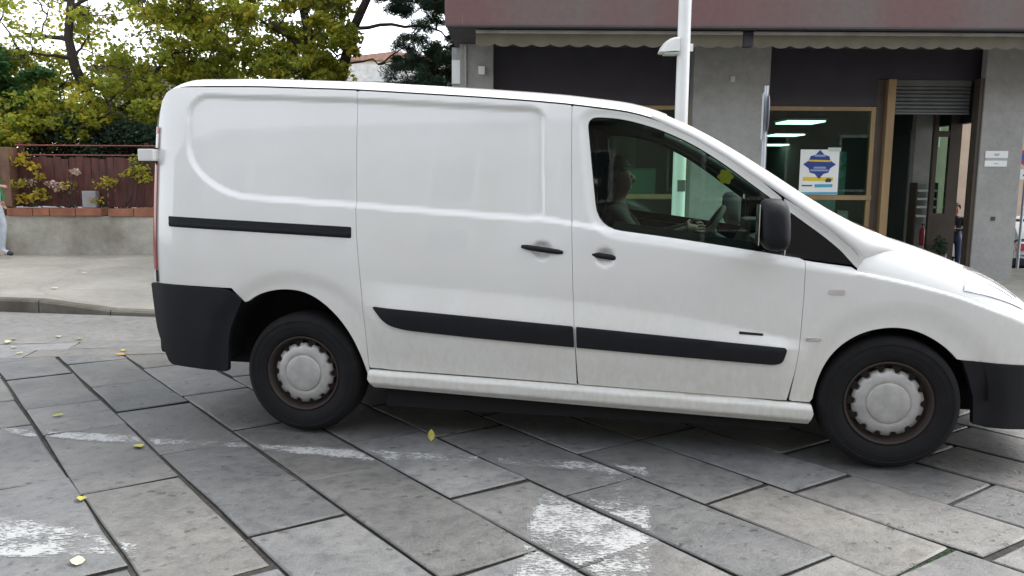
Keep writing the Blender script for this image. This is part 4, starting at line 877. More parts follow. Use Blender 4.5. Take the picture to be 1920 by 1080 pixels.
def body_side(s):
    d = {}
    rear = [(-.375, .800), (-.31, .724)] + [p for p in RARCH if p[0] > -.30] + [(.384, .34)] + shift(SEAM_R[::-1], -G)
    rear += top(.30, -.735, 28) + [(-.780, 1.873), (-.814, 1.855), (-.839, 1.812), (-.848, 1.74), (-.853, 1.66), (-.858, 1.2), (-.866, .9), (-.878, .812)]
    d['q'] = panel('rear_quarter_panel', rear, s, step=.015)
    slid = shift(SEAM_R[::-1], G) + top(.322, 1.44, 26) + shift(SEAM_M, -G) + [(1.0, .377)]
    slid = shift(SEAM_R, G) + [(.39, .388), (1.0, .374), (1.500, .360)] + shift(SEAM_M[::-1], -G)[1:] + top(1.438, .325, 26)
    d['s'] = panel('sliding_door', slid, s, step=.015)
    # front door: runs round the window opening, which is open towards the quarter light
    up = sorted([p for p in WINDOW if p[0] < 2.46 and p[1] > 1.20+max(0, (1.62-p[0]))*10*0], key=lambda p: p[0])
    # ordered window outline, starting after the front tip
    tip = max(range(len(WINDOW)), key=lambda i: WINDOW[i][0]); Wl = WINDOW[tip:]+WINDOW[:tip]        # tip -> bottom run -> rear -> top run
    low = [p for p in Wl if p[0] < 2.57]; 
    door = shift(SEAM_M, G) + [(1.52, .358), (2.0, .345), (2.530, .330)] + shift(SEAM_F[::-1], -G)[1:5]
    door += low + [(2.462, 1.277), (2.462, 1.312)] + [(x, z) for x, z in DOORTOP[::-1][1:]] + top(1.87, 1.455, 12)
    d['d'] = panel('front_door', door, s, step=.015)
    fend = shift(SEAM_F, G)[3:] + [(2.56, .325), (2.640, .322)] + [p for p in FARCH if p[1] > .33 and p[0] < 3.30] + [(3.315, .562), (3.6, .540), (3.76, .53)]
    fend += [(float(q), float(belt(q))-.010) for q in np.linspace(3.76, 2.82, 60)] + [(2.79, .990), (2.70, 1.000), (2.62, 1.010)]
    d['f'] = panel('front_fender', fend, s, step=.010)
    pil = [(2.478, 1.308)] + [p for p in Wl[::-1] if 2.48 < p[0] and p[1] > 1.03][:0]
    wtop = [p for p in WINDOW if p[0] > 2.476 and p[1] > .9985 and p[1] > 1.03 - (2.8-p[0])*.0 and not (p[1] < 1.035 and p[0] < 2.74)]
    wtop = sorted(wtop, key=lambda p: p[0])
    pil = [(2.478, 1.268)] + wtop + [(2.815, .990), (2.838, 1.02), (2.785, 1.080), (2.68, 1.168), (2.54, 1.268), (2.478, 1.308)]
    d['p'] = panel('quarter_pillar', pil, s, step=.012)
    # sill
    sill = [(.392, .378), (1.0, .364), (1.55, .349), (2.3, .331), (2.645, .312), (2.656, .27), (2.640, .212), (1.554, .243), (.41, .282), (.385, .33)]
    zt = lambda x: .378-.0290*(x-.39); zb = lambda x: .282-.0314*(x-.41)
    def wsill(x, z):
        t = (z-zb(x))/(zt(x)-zb(x)); return Wz(z)-.004+.027*np.sqrt(np.clip((1.02-t)/.24, 0, 1))-.03*smooth((.35-t)/.45)
    d['sill'] = panel('sill', sill, s, step=.012, wf=wsill)
    # rubbing strips, one on each door
    st_r = rnd_poly([(.430, .727), (1.482, .664), (1.488, .560), (1.0, .585), (.60, .613), (.50, .640)], [.012, .01, .004, .2, .06, .05])
    st_f = rnd_poly([(1.500, .663), (2.514, .597), (2.494, .525), (2.452, .515), (1.816, .543), (1.504, .559)], [.004, .02, .03, .03, .1, .004])
    panel('rubbing_strip', st_r, s, M_BLACKPL, .013, .03, .02, parent=d['s'], inner=M_BLACKPL)
    panel('rubbing_strip', st_f, s, M_BLACKPL, .013, .03, .02, parent=d['d'], inner=M_BLACKPL)
    # sliding-door rail: black channel with a lip
    rail = rnd_poly([(-.752, 1.180), (.308, 1.139), (.308, 1.083), (-.748, 1.126)], .008)
    panel('slide_rail', rail, s, M_BLACKPL, .003, .03, .01, parent=d['q'], inner=M_BLACKPL)
    lip = [(-.745, 1.148), (.303, 1.108), (.303, 1.096), (-.745, 1.137)]
    panel('rail_lip', lip, s, M_BLACKPL, .010, .04, .01, parent=d['q'], inner=M_BLACKPL)
    # handles
    for door_o, hx, hz, ln, sl in ((d['s'], 1.318, 1.045, .105, -.125), (d['d'], 1.626, 1.017, .108, -.14)):
        m = MB(); pts = []
        for t in np.linspace(-1, 1, 9):
            x = hx+ln*t; z = hz+sl*ln*t; y = float(W(np.array([hx]), np.array([hz+.14]))[0])+.012+.010*(1-t*t); pts.append((x, s*y, z))
        m.tube(pts, [.008, .0125, .0135, .014, .014, .014, .0135, .0125, .008], 10); m.build('door_handle', M_BLACKPL, door_o)
    # door window
    wpoly = [p for p in Wl if p[0] < 2.47]; gl = [(2.462, 1.040)] + [p for p in wpoly if p[0] < 2.461] + [(2.462, 1.277)]
    seal_in = []
    glass = panel_glass('door_glass', gl, s, d['d'], M_VGLASS, -.016)
    bot = sorted([p for p in gl if p[1] < 1.16+(1.62-p[0])*0 and p[1] < 1.165], key=lambda p: p[0]); bot = [p for p in bot if p[0] > 1.60]
    sealp = bot + [(x, z+.040) for x, z in bot[::-1]]
    panel('window_seal', sealp, s, M_BLACKPL, -.008, .03, .012, parent=d['d'], inner=M_BLACKPL)
    ring = gl; 
    # seal round the rest of the glass
    tub = MB(); pts = [(x, s*(float(W(np.array([x]), np.array([z]))[0])-.010), z) for x, z in dens(gl, .03)]
    tub.tube(pts, .006, 6, caps=False); tub.build('window_rubber', M_BLACKPL, d['d'])
    # black quarter triangle ahead of the door glass
    tri = [(2.468, 1.040), (2.553, 1.030), (2.70, 1.012), (2.792, 1.002)] + [p for p in wtop[::-1] if p[0] < 2.795] + [(2.468, 1.270)]
    panel('quarter_light', tri, s, M_BGLASS, -.006, .03, .012, inner=M_BLACKPL)
    # badge, side repeater, door script
    for nm, (x0, x1, z0, z1), m_ in (('side_repeater', (2.690, 2.762, .862, .884), M_CLEAR), ('badge', (2.60, 2.67, .632, .648), M_CHROME)):
        panel(nm, rnd_poly([(x0, z0), (x1, z0), (x1, z1), (x0, z1)], .009), s, m_, .004, .02, .006, parent=d['f'], inner=M_BLACKPL)
    panel('door_badge', rnd_poly([(2.29, .657), (2.40, .652), (2.40, .660), (2.29, .667)], .003), s, M_CHROME if s > 0 else M_BLACKPL, .004, .02, .006, parent=d['d'], inner=M_BLACKPL)
    return d
def panel_glass(name, poly, s, parent, m, off):
    o = dens(poly, .03); pts = [Vector(p) for p in o]; nb = len(o)
    gx, gz = np.meshgrid(np.arange(o[:, 0].min(), o[:, 0].max(), .04), np.arange(o[:, 1].min(), o[:, 1].max(), .04)); gx = gx.ravel(); gz = gz.ravel()
    pl = [tuple(p) for p in o]; k = sd_poly(gx, gz, pl) < -.015; pts += [Vector((a, b)) for a, b in zip(gx[k], gz[k])]
    V, E_, F_, *_ = delaunay_2d_cdt(pts, [(i, (i+1) % nb) for i in range(nb)], [], 0, 1e-6)
    V = np.array([tuple(p) for p in V]); F_ = np.array([t for t in F_]); cen = V[F_].mean(1); F_ = F_[sd_poly(cen[:, 0], cen[:, 1], pl) < 0]
    y = W(V[:, 0], V[:, 1], False)-.011+off
    return make(name, np.stack([V[:, 0], s*y, V[:, 1]], -1), F_, m, parent, smooth=True)
near = body_side(-1); farside = body_side(1)

# roof with drip channel, headliner below it
def roof_z(x, v): return ditch(x)+.004+.066*(1-np.abs(v)**8)
xs = np.linspace(-.845, 1.915, 62); vsn = np.concatenate([-np.linspace(1, .6, 26), np.linspace(-.55, .55, 12), np.linspace(.6, 1, 26)])
v = []; f = []; k = len(vsn)
for x in xs:
    yw = float(W(np.array([x]), np.array([ditch(x)]))[0])-.004
    tail = .045*max(0, (-.66-x)/.18)**2
    for q in vsn: v.append((x, q*yw, float(roof_z(x, q))-tail))
for i in range(len(xs)-1):
    for j in range(k-1): f.append((i*k+j, (i+1)*k+j, (i+1)*k+j+1, i*k+j+1))
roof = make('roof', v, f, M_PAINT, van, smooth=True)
v2 = [(x, y*.93, z-.035) for x, y, z in v]; make('headliner', v2, [t[::-1] for t in f], M_TRIM, roof, smooth=True)

# windscreen and A-pillars
EP = [(1.84, 1.722, .69), (1.90, 1.713, .69), (2.02, 1.663, .70), (2.154, 1.594, .712), (2.31, 1.503, .725), (2.44, 1.420, .74), (2.57, 1.336, .755), (2.70, 1.257, .77), (2.82, 1.194, .785), (2.945, 1.140, .795), (3.08, 1.072, .80)]
DP = [(1.84, 1.694), (1.886, 1.6745), (2.04, 1.6005), (2.2, 1.5055), (2.37, 1.3905), (2.47, 1.3205), (2.54, 1.2705), (2.68, 1.1705), (2.787, 1.0825), (2.842, 1.020), (2.95, .95)]
def along(pts, n):
    p = np.array(pts, float); s = np.r_[0, np.cumsum(np.linalg.norm(np.diff(p, axis=0), axis=1))]; s /= s[-1]; t = np.linspace(0, 1, n)
    return np.stack([np.interp(t, s, p[:, i]) for i in range(p.shape[1])], -1)
E_, D_ = along(EP, 40), along(DP, 40)
for s in (-1, 1):
    v = []; f = []; n = 9
    for i in range(40):
        d3 = np.array([D_[i, 0], float(W(D_[i:i+1, 0], D_[i:i+1, 1])[0])-.002-.10*float(smooth((D_[i, 0]-2.80)/.14)), D_[i, 1]]); e3 = np.array([E_[i, 0], E_[i, 2], E_[i, 1]])
        for j in range(n):
            t = j/(n-1); p = d3*(1-t)+e3*t; b = 4*t*(1-t); p = p+np.array([.006, .034, .020])*b
            v.append((p[0], s*p[1], p[2]))
        q = e3+np.array([-.02, -.05, -.035]); v.append((q[0], s*q[1], q[2])); q = d3+np.array([-.01, -.05, -.01]); v.append((q[0], s*q[1], q[2]))
    for i in range(39):
        for j in range(n+2): a, b = i*(n+2)+j, i*(n+2)+(j+1) % (n+2); f.append((a, b, b+n+2, a+n+2) if s > 0 else (b, a, a+n+2, b+n+2))
    fm = ([0]*(n-1)+[1]*3)*39
    make('windscreen_pillar', v, f, [M_PAINT, M_TRIM], van, smooth=True, fm=fm)
v = []; f = []; m_ = 21; E_ = along(EP[:-1], 40)
for i in range(40):
    for j in range(m_):
        q = -1+2*j/(m_-1); b = 1-q*q; t = i/39
        v.append((E_[i, 0]+b*(.01+.05*t), q*E_[i, 2], E_[i, 1]+b*(.020-.010*t)))
for i in range(39):
    for j in range(m_-1): f.append((i*m_+j, (i+1)*m_+j, (i+1)*m_+j+1, i*m_+j+1))
make('windscreen', v, f, M_VGLASS, van, smooth=True)

# bonnet
hoodtop = table([(2.7, 1.20), (2.9, 1.155), (3.03, 1.118), (3.163, 1.073), (3.295, 1.023), (3.427, .968), (3.534, .908), (3.613, .854), (3.681, .801), (3.735, .748), (3.85, .67), (3.95, .61)], .05)
def hood_pt(x, v):
    zc = float(belt(x))-.020; yc = max(.05, float(W(np.array([x]), np.array([zc+.01]), False)[0])-.017*(1-float(smooth((x-3.3)/.5)))-.002); H = max(.01, float(hoodtop(x))-zc)
    return np.array([x, v*yc, zc+H*max(0, 1-abs(v)**12)**.82])
v = []; f = []; ns, nv = 46, 61
for i in range(ns):
    s_ = i/(ns-1)
    for j in range(nv):
        q = math.sin(math.pi/2*(-1+2*j/(nv-1))); xb = 2.815+.15*(1-abs(q)**2.2); x = xb+(3.93-xb)*s_
        v.append(hood_pt(x, q))
for i in range(ns-1):
    for j in range(nv-1): f.append((i*nv+j, (i+1)*nv+j, (i+1)*nv+j+1, i*nv+j+1))
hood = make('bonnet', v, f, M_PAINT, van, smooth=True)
v3 = [(a[0], a[1]*.97, a[2]-.04) for a in v]; make('bonnet_lining', v3, [t[::-1] for t in f], M_UNDER, hood, smooth=True)
# headlamps: clear lens following the bonnet corner, reflector bowls inside
M_LENS = mat('headlamp_lens', (.72, .74, .75), .12, metal=.55, var=.25, scale=18, coat=1)
for s in (-1, 1):
    v = []; f = []; a_, b_ = 20, 12
    for i in range(a_+1):
        t = i/a_; x = 3.300+.30*t
        for j in range(b_+1):
            lo, hi = .985-.03*t, .865-.10*math.sin(math.pi*min(1, t*1.15))*.9-.02*t
            q = lo+(hi-lo)*j/b_*smooth((t+.02)/.16)*smooth((1.02-t)/.2); p = hood_pt(x, float(q)); p = p+np.array([.002, 0, .003]); v.append((p[0], s*(abs(p[1])+.003), p[2]))
    for i in range(a_):
        for j in range(b_): c = [i*(b_+1)+j, (i+1)*(b_+1)+j, (i+1)*(b_+1)+j+1, i*(b_+1)+j+1]; f.append(c if s > 0 else c[::-1])
    hl = make('headlamp', v, f, M_LENS, van, smooth=True)
    for j in (3, 7):
        mm = MB(); pts = [Vector(v[i*(b_+1)+j])+Vector((0, 0, .002)) for i in range(3, a_-2)]; mm.tube(pts, .0015, 5); mm.build('lens_line', M_CHROME, hl)
# nose: painted upper bumper and grille, black lower bumper (front and corners)
def nose_x(y): return 3.76+.20*(1-min(1, abs(y)/.775)**2.4)**.6
def nose(name, z0f, z1f, m, off=0, ny=41, nz=10):
    v = []; f = []
    for j in range(ny):
        y = .775*math.sin(math.pi/2*(-1+2*j/(ny-1)))
        for i in range(nz): x = nose_x(y)+off; z0, z1 = z0f(x), z1f(x); z = z0+(z1-z0)*i/(nz-1); v.append((x-.02*abs((z-.45)/.3)**2, y*1.0, z))
    for j in range(ny-1):
        for i in range(nz-1): f.append((j*nz+i, (j+1)*nz+i, (j+1)*nz+i+1, j*nz+i+1))
    return make(name, v, f, m, van, smooth=True)
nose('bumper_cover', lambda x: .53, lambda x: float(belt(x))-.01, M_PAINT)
fb_side = [(3.318, .558), (3.6, .534), (3.77, .526), (3.77, .20), (3.66, .214), (3.462, .230), (3.40, .245), (3.385, .38), (3.35, .48)]
fbp = nose('front_bumper', lambda x: .20, lambda x: .527, M_BLACKPL, .006)
for s in (-1, 1): panel('bumper_corner', fb_side, s, M_BLACKPL, .008, .025, .03, parent=fbp, inner=M_UNDER)
m = MB(); m.box(3.90, 3.962, -.36, .36, .545, .585, .01); m.build('grille', M_BLACKPL, van)
# rear: bumper, doors, lamps, hinges
rb = rnd_poly([(-.893, .806), (-.395, .793), (-.318, .738), (-.362, .655), (-.398, .575), (-.416, .50), (-.436, .326), (-.779, .352), (-.800, .37), (-.868, .54)], [.012, .05, .03, .02, .02, .02, .02, .02, .03, .05])
m = MB(); m.box(-.905, -.80, -.83, .83, .39, .80, .03); rbo = m.build('rear_bumper', M_BLACKPL, van)
for s in (-1, 1): panel('bumper_corner', rb, s, M_BLACKPL, .013, .025, .03, parent=rbo, inner=M_UNDER)
for s in (-1, 1):
    v = []; f = []; ny, nz = 12, 16
    for j in range(ny):
        t = j/(ny-1)
        for i in range(nz):
            z = .815+(1.838-.815)*i/(nz-1); wd = float(W(np.array([-.86]), np.array([z]), False)[0])-.006
            v.append((-.872-.012*(1-t**3)+.05*max(0, (z-1.6)/.3)**2, s*(.004+(wd-.004)*t), z))
    for j in range(ny-1):
        for i in range(nz-1): c = [j*nz+i, j*nz+i+1, (j+1)*nz+i+1, (j+1)*nz+i]; f.append(c if s > 0 else c[::-1])
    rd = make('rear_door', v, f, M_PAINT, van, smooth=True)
    mm = MB(); mm.box(-.892, -.876, min(s*.10, s*.68), max(s*.10, s*.68), 1.30, 1.66, .004); mm.build('rear_window', M_BGLASS, rd)
    def corner_strip(nm, z0, z1, m_, out=.0, parent=van):
        v = []; f = []; n = 8; mz = max(3, int((z1-z0)/.04))
        for i in range(mz):
            z = z0+(z1-z0)*i/(mz-1); w0 = float(W(np.array([-.82]), np.array([z]), False)[0]); rel = math.sin(math.pi*min(1, max(0, (z-z0)/(z1-z0))))
            for j in range(n):
                t = j/(n-1); x = -.838-.054*math.sin(t*math.pi/2)-out; y = w0+.002+out*.5-.13*(1-math.cos(t*math.pi/2))
                v.append((x, s*y, z))
        for i in range(mz-1):
            for j in range(n-1): c = [i*n+j, (i+1)*n+j, (i+1)*n+j+1, i*n+j+1]; f.append(c if s > 0 else c[::-1])
        return make(nm, v, f, m_, parent, smooth=True)
    tl = corner_strip('tail_lamp', .885, 1.478, M_RED)
    corner_strip('reversing_lens', 1.545, 1.630, M_CLEAR, .0, tl); corner_strip('brake_lens', 1.632, 1.668, M_RED, .001, tl)
    corner_strip('lamp_backing', .815, .883, M_BLACKPL, -.004, tl)
    mm = MB(); zc = 1.512; w0 = float(W(np.array([-.84]), np.array([zc]), False)[0]); mm.box(-.935, -.842, s*w0-.05, s*w0+.012, zc-.034, zc+.034, .008); hg = mm.build('door_hinge', M_PAINT, rd)
    for dz in (-.040, .034): mm = MB(); mm.box(-.936, -.843, s*w0-.045, s*w0+.0125, zc+dz, zc+dz+.006); mm.build('hinge_rubber', M_BLACKPL, rd)

# underbody and wheel housings
m = MB()
m.box(.42, 2.60, -.86, .86, .262, .32); m.box(.46, 2.56, -.855, .855, .165, .26); m.box(-.80, -.45, -.58, .58, .30, .45); m.box(-.45, .42, -.60, .60, .34, .5); m.box(2.60, 3.60, -.58, .58, .24, .45)  # second box is added low and wide to deepen the shade under the van
m.tube([(.2, .25, .22), (1.2, .28, .20), (2.2, .25, .22)], .04, 8); m.box(-.06, .06, -.7, .7, .28, .36); m.box(2.96, 3.06, -.7, .7, .26, .34)
under = m.build('underbody', M_UNDER, van)
for cx, rr in ((-.03, .47), (3.02, .43)):
    for s in (-1, 1):
        m = MB(); n = 28; v = []; f = []
        for i in range(n+1):
            th = math.pi*(.0+1.0*i/n); x = cx+rr*math.cos(th); z = .36+(rr-.01)*math.sin(th)
            v += [(x, s*.60, z), (x, s*.885, z)]
        for i in range(n): f.append((2*i, 2*i+1, 2*i+3, 2*i+2))
        b = len(v); v.append((cx, s*.60, .3)); f += [(b, 2*i, 2*i+2) for i in range(n)]
        make('wheel_housing', v, f, M_UNDER, under)
m = MB(); m.box(1.30, 1.34, -.84, .84, .32, 1.25); m.box(1.30, 1.34, -.76, .76, 1.251, 1.76); m.box(1.34, 2.6, -.84, .84, .32, .36); m.build('bulkhead', M_TRIM, van)

# wheels
R_T = .33
def wheel(cx, s):
    w = empty('wheel', (cx, s*.80, R_T+.003), 0, van); Mx = Matrix.Rotation(-s*math.pi/2, 4, 'X')      # local Z -> outward
    m = MB()
    prof = [(.205, -.10), (.235, -.108), (.285, -.108), (.318, -.095), (.330, -.06), (.332, 0), (.330, .06), (.320, .092), (.300, .106), (.272, .110), (.240, .108), (.215, .100), (.204, .088)]
    m.lathe(prof, 56, Mx)
    for rr in (.262, .292): m.lathe([(rr-.004, .1085), (rr, .112), (rr+.004, .1085)], 56, Mx)
    m.build('tyre', M_RUBBER, w)
    m = MB(); m.lathe([(.206, .088), (.206, .098), (.199, .100), (.194, .090), (.186, .060), (.178, .045), (.165, .040)], 48, Mx)
    # pierced disc: ring of ventilation holes
    n = 14; v = []; f = []; ring = [(.165, .040), (.150, .052), (.120, .060), (.03, .060)]
    m.lathe([(.165, .040), (.155, .030), (.120, .028), (.03, .03)], 48, Mx)
    for i in range(n):
        a0 = 2*math.pi*(i-.28)/n; a1 = 2*math.pi*(i+.28)/n
        pts = [Mx @ Vector((r*math.cos(a), r*math.sin(a), h)) for r, h, a in ((.180, .050, a0), (.180, .050, a1), (.135, .058, a1), (.135, .058, a0), (.180, .032, a0), (.180, .032, a1), (.135, .034, a1), (.135, .034, a0))]
        m.add(pts, [(0, 1, 2, 3), (0, 4, 5, 1), (1, 5, 6, 2), (3, 2, 6, 7), (0, 3, 7, 4)])
    m.build('rim', M_RIM, w)
    m = MB(); n = 112; v = []; f = []
    pr = [(.0, .1005), (.06, .100), (.094, .0985), (.0975, .0965), (.0985, .0895), (.101, .0885), (.104, .0915), (.120, .0905), (.138, .0865), (.1465, .082), (None, .074), (None, .058)]
    for ri, (r, h) in enumerate(pr):
        for j in range(n):
            th = 2*math.pi*j/n; q = (th*14/(2*math.pi)) % 1; tooth = float(smooth((.5-abs(q-.5)-.15)/.05))
            rr = (.149+.0165*tooth) if r is None else r
            v.append(Mx @ Vector((rr*math.cos(th), rr*math.sin(th), h)))
    for i in range(len(pr)-1):
        for j in range(n): f.append((i*n+j, i*n+(j+1) % n, (i+1)*n+(j+1) % n, (i+1)*n+j))
    m.add(v, f, True); m.build('hub_cap', M_CAP, w)
    return w
for cx in (0.0, 3.005):
    for s in (-1, 1): wheel(cx, s)

# mirrors
for s in (-1, 1):
    m = MB(); v = []; f = []; secs = [(.935, .030, .03, 1.14), (.965, .045, .05, 1.155), (.99, .062, .105, 1.185), (1.03, .070, .122, 1.192), (1.09, .068, .120, 1.192), (1.13, .055, .10, 1.19), (1.145, .03, .06, 1.19)]
    n = 20
    for y, rx, rz, zc in secs:
        for j in range(n):
            th = 2*math.pi*j/n; c, d_ = math.cos(th), math.sin(th); q = .62
            v.append((2.412+rx*math.copysign(abs(c)**q, c)-.02*(d_*.6), s*y, zc+rz*math.copysign(abs(d_)**q, d_)))
    for i in range(len(secs)-1):
        for j in range(n): c = [i*n+j, i*n+(j+1) % n, (i+1)*n+(j+1) % n, (i+1)*n+j]; f.append(c[::-1] if s > 0 else c)
    f.append(tuple(range(n))); f.append(tuple(range(len(v)-n, len(v))))
    mo = make('wing_mirror', v, f, M_BLACKPL, van, smooth=True)
    m = MB(); m.box(2.336, 2.341, min(s*1.0, s*1.12), max(s*1.0, s*1.12), 1.10, 1.285, .002); m.build('mirror_glass', M_CHROME, mo)

# cabin: seats, dashboard, steering wheel, inside mirror
def seat(y, w_):
    m = MB(); m.box(1.50, 2.02, y-w_/2, y+w_/2, .52, .70, .05)
    Mb = Matrix.Translation((1.50, y, .66)) @ Matrix.Rotation(-.18, 4, 'Y')
    st_ = m.build('seat', M_SEAT, van); m = MB(); m.box(-.08, .07, -w_/2, w_/2, 0, .62, .05, Mb); m.build('seat_back', M_SEAT, st_)
    m = MB(); m.box(-.06, .05, -.13, .13, .66, .86, .04, Mb); m.tube([Mb @ Vector((0, -.06, .58)), Mb @ Vector((0, -.06, .70))], .008, 6); m.tube([Mb @ Vector((0, .06, .58)), Mb @ Vector((0, .06, .70))], .008, 6); m.build('headrest', M_SEAT, st_)
seat(-.42, .50); seat(.40, .52); seat(.0, .30)
m = MB(); v = []; f = []; prof = [(2.42, .62), (2.40, .80), (2.40, .98), (2.44, 1.06), (2.54, 1.10), (2.72, 1.09), (2.90, 1.06), (2.92, .6)]
m.prism(prof, -.82, .82); m.box(2.42, 2.58, .24, .58, 1.08, 1.16, .03); m.build('dashboard', M_TRIM, van)
m = MB(); Ms = Matrix.Translation((2.20, .40, 1.06)) @ Matrix.Rotation(-1.02, 4, 'Y')
pts = [Ms @ Vector((.19*math.cos(a), .19*math.sin(a), 0)) for a in np.linspace(0, 2*math.pi, 33)]; m.tube(pts, .016, 8, caps=False)
for a in (.3, 2.84, 4.71): m.tube([Ms @ Vector((.05*math.cos(a), .05*math.sin(a), -.02)), Ms @ Vector((.185*math.cos(a), .185*math.sin(a), 0))], .014, 6)
m.lathe([(0, .012), (.05, .006), (.07, -.02), (.04, -.05)], 18, Ms); m.tube([Ms @ Vector((0, 0, -.03)), (2.45, .40, .92)], .035, 8); m.build('steering_wheel', M_TRIM, van)
m = MB(); m.box(2.16, 2.185, -.12, .12, 1.535, 1.59, .01); m.tube([(2.18, 0, 1.565), (2.15, 0, 1.62)], .008, 6); m.build('inside_mirror', M_TRIM, van)
m = MB(); m.tube([(2.19, -.01, 1.54), (2.27, -.01, 1.455)], .0015, 5); fr = m.build('air_freshener_cord', M_TRIM, van)
fr.name = 'air_freshener'; m = MB(); pl = []
for i in range(24): a = 2*math.pi*i/24; r = .042*(1+.16*math.cos(6*a)); pl.append((2.27+r*math.cos(a), 1.415+r*math.sin(a)))
m.prism(pl, -.013, -.007); m.build('yellow_card', M_YEL, fr)

# ------------------------------------------------------------------ people
def person(name, label, nodes, links, mats, loc, rz=0, root='pelvis', hair=None, cat='person', scale=1.0):
    """nodes: name -> (x, y, z, radius, material key); body grown as one skin over the joints"""
    names = list(nodes); idx = {k: i for i, k in enumerate(names)}
    me = bpy.data.meshes.new(name); me.from_pydata([nodes[k][:3] for k in names], [(idx[a], idx[b]) for a, b in links], [])
    o = bpy.data.objects.new(name, me); COL.objects.link(o); sk = o.modifiers.new('skin', 'SKIN'); sk.use_smooth_shade = True; sb = o.modifiers.new('sub', 'SUBSURF'); sb.levels = 2; sb.render_levels = 2
    for k in names:
        d = me.skin_vertices[0].data[idx[k]]; r = nodes[k][3]; d.radius = r if isinstance(r, tuple) else (r, r); d.use_root = (k == root)
    dg = bpy.context.evaluated_depsgraph_get(); me2 = bpy.data.meshes.new_from_object(o.evaluated_get(dg)); o.modifiers.clear(); o.data = me2
    mk = list(mats); 
    me2.materials.clear()
    for k in mk: me2.materials.append(mats[k])
    segs = [(Vector(nodes[a][:3]), Vector(nodes[b][:3]), nodes[a][4], nodes[b][4]) for a, b in links]
    for p in me2.polygons:
        best = None
        for a, b, ka, kb in segs:
            e = b-a; t = max(0, min(1, (p.center-a).dot(e)/max(1e-9, e.length_squared))); d = (p.center-a-e*t).length
            if best is None or d < best[0]: best = (d, ka if t < .5 else kb)
        p.material_index = mk.index(best[1]); p.use_smooth = True
    o.location = loc; o.rotation_euler = (0, 0, rz); o.scale = (scale,)*3
    h = Vector(nodes['head'][:3]); fw = Vector(nodes['nose'][:3])-h; fw.z = 0; fw.normalize(); sd = Vector((-fw.y, fw.x, 0))
    hb = MB(); v = []; f = []
    for i in range(9):
        for j in range(16):
            ph = math.pi/2*(1-i/8*1.25); th = 2*math.pi*j/16; front = max(0, math.cos(th)); z = math.sin(ph); c = math.cos(ph)
            if front > .3: z = max(z, .42)
            p = h+fw*(c*math.cos(th)*.098-.012)+sd*(c*math.sin(th)*.086)+Vector((0, 0, z*.118+.02)); v.append(p)
    for i in range(8):
        for j in range(16): f.append((i*16+j, i*16+(j+1) % 16, (i+1)*16+(j+1) % 16, (i+1)*16+j))
    make('hair', v, f, hair or M_HAIR, o, smooth=True)
    for s in (-1, 1):
        m = MB(); c = h+fw*.082+sd*s*.032+Vector((0, 0, .005)); m.lathe([(0, -.010), (.007, -.007), (.010, 0), (.007, .007), (0, .010)], 10, Matrix.Translation(c)); m.build('eye', M_HAIR, o)
    m = MB(); c = h+fw*.083+Vector((0, 0, -.060)); m.tube([c-sd*.022-fw*.006, c, c+sd*.022-fw*.006], .005, 6); m.build('mouth', mat('lips', (.30, .10, .09), .6), o)
    return tag(o, label, cat)
def hand(nodes, links, key, wrist, direc, curl, m='skin'):
    """palm with four fingers and a thumb leaving its side"""
    d = Vector(direc).normalized(); c = Vector(curl).normalized(); sd = d.cross(c).normalized(); w = Vector(nodes[wrist][:3])
    nodes[key+'palm'] = (*(w+d*.055), (.034, .018), m); links.append((wrist, key+'palm')); pl_ = w+d*.085
    for i, ln in enumerate((.062, .075, .070, .055)):
        b = pl_+sd*(.030-.020*i); nodes[f'{key}f{i}a'] = (*b, .0095, m); nodes[f'{key}f{i}b'] = (*(b+d*ln*.5+c*ln*.18), .009, m); nodes[f'{key}f{i}c'] = (*(b+d*ln*.72+c*ln*.55), .008, m)
        links += [(key+'palm', f'{key}f{i}a'), (f'{key}f{i}a', f'{key}f{i}b'), (f'{key}f{i}b', f'{key}f{i}c')]
    b = w+d*.03+sd*.035; nodes[key+'ta'] = (*(b+sd*.012), .011, m); nodes[key+'tb'] = (*(b+sd*.032+d*.03+c*.012), .009, m); links += [(key+'palm', key+'ta'), (key+'ta', key+'tb')]
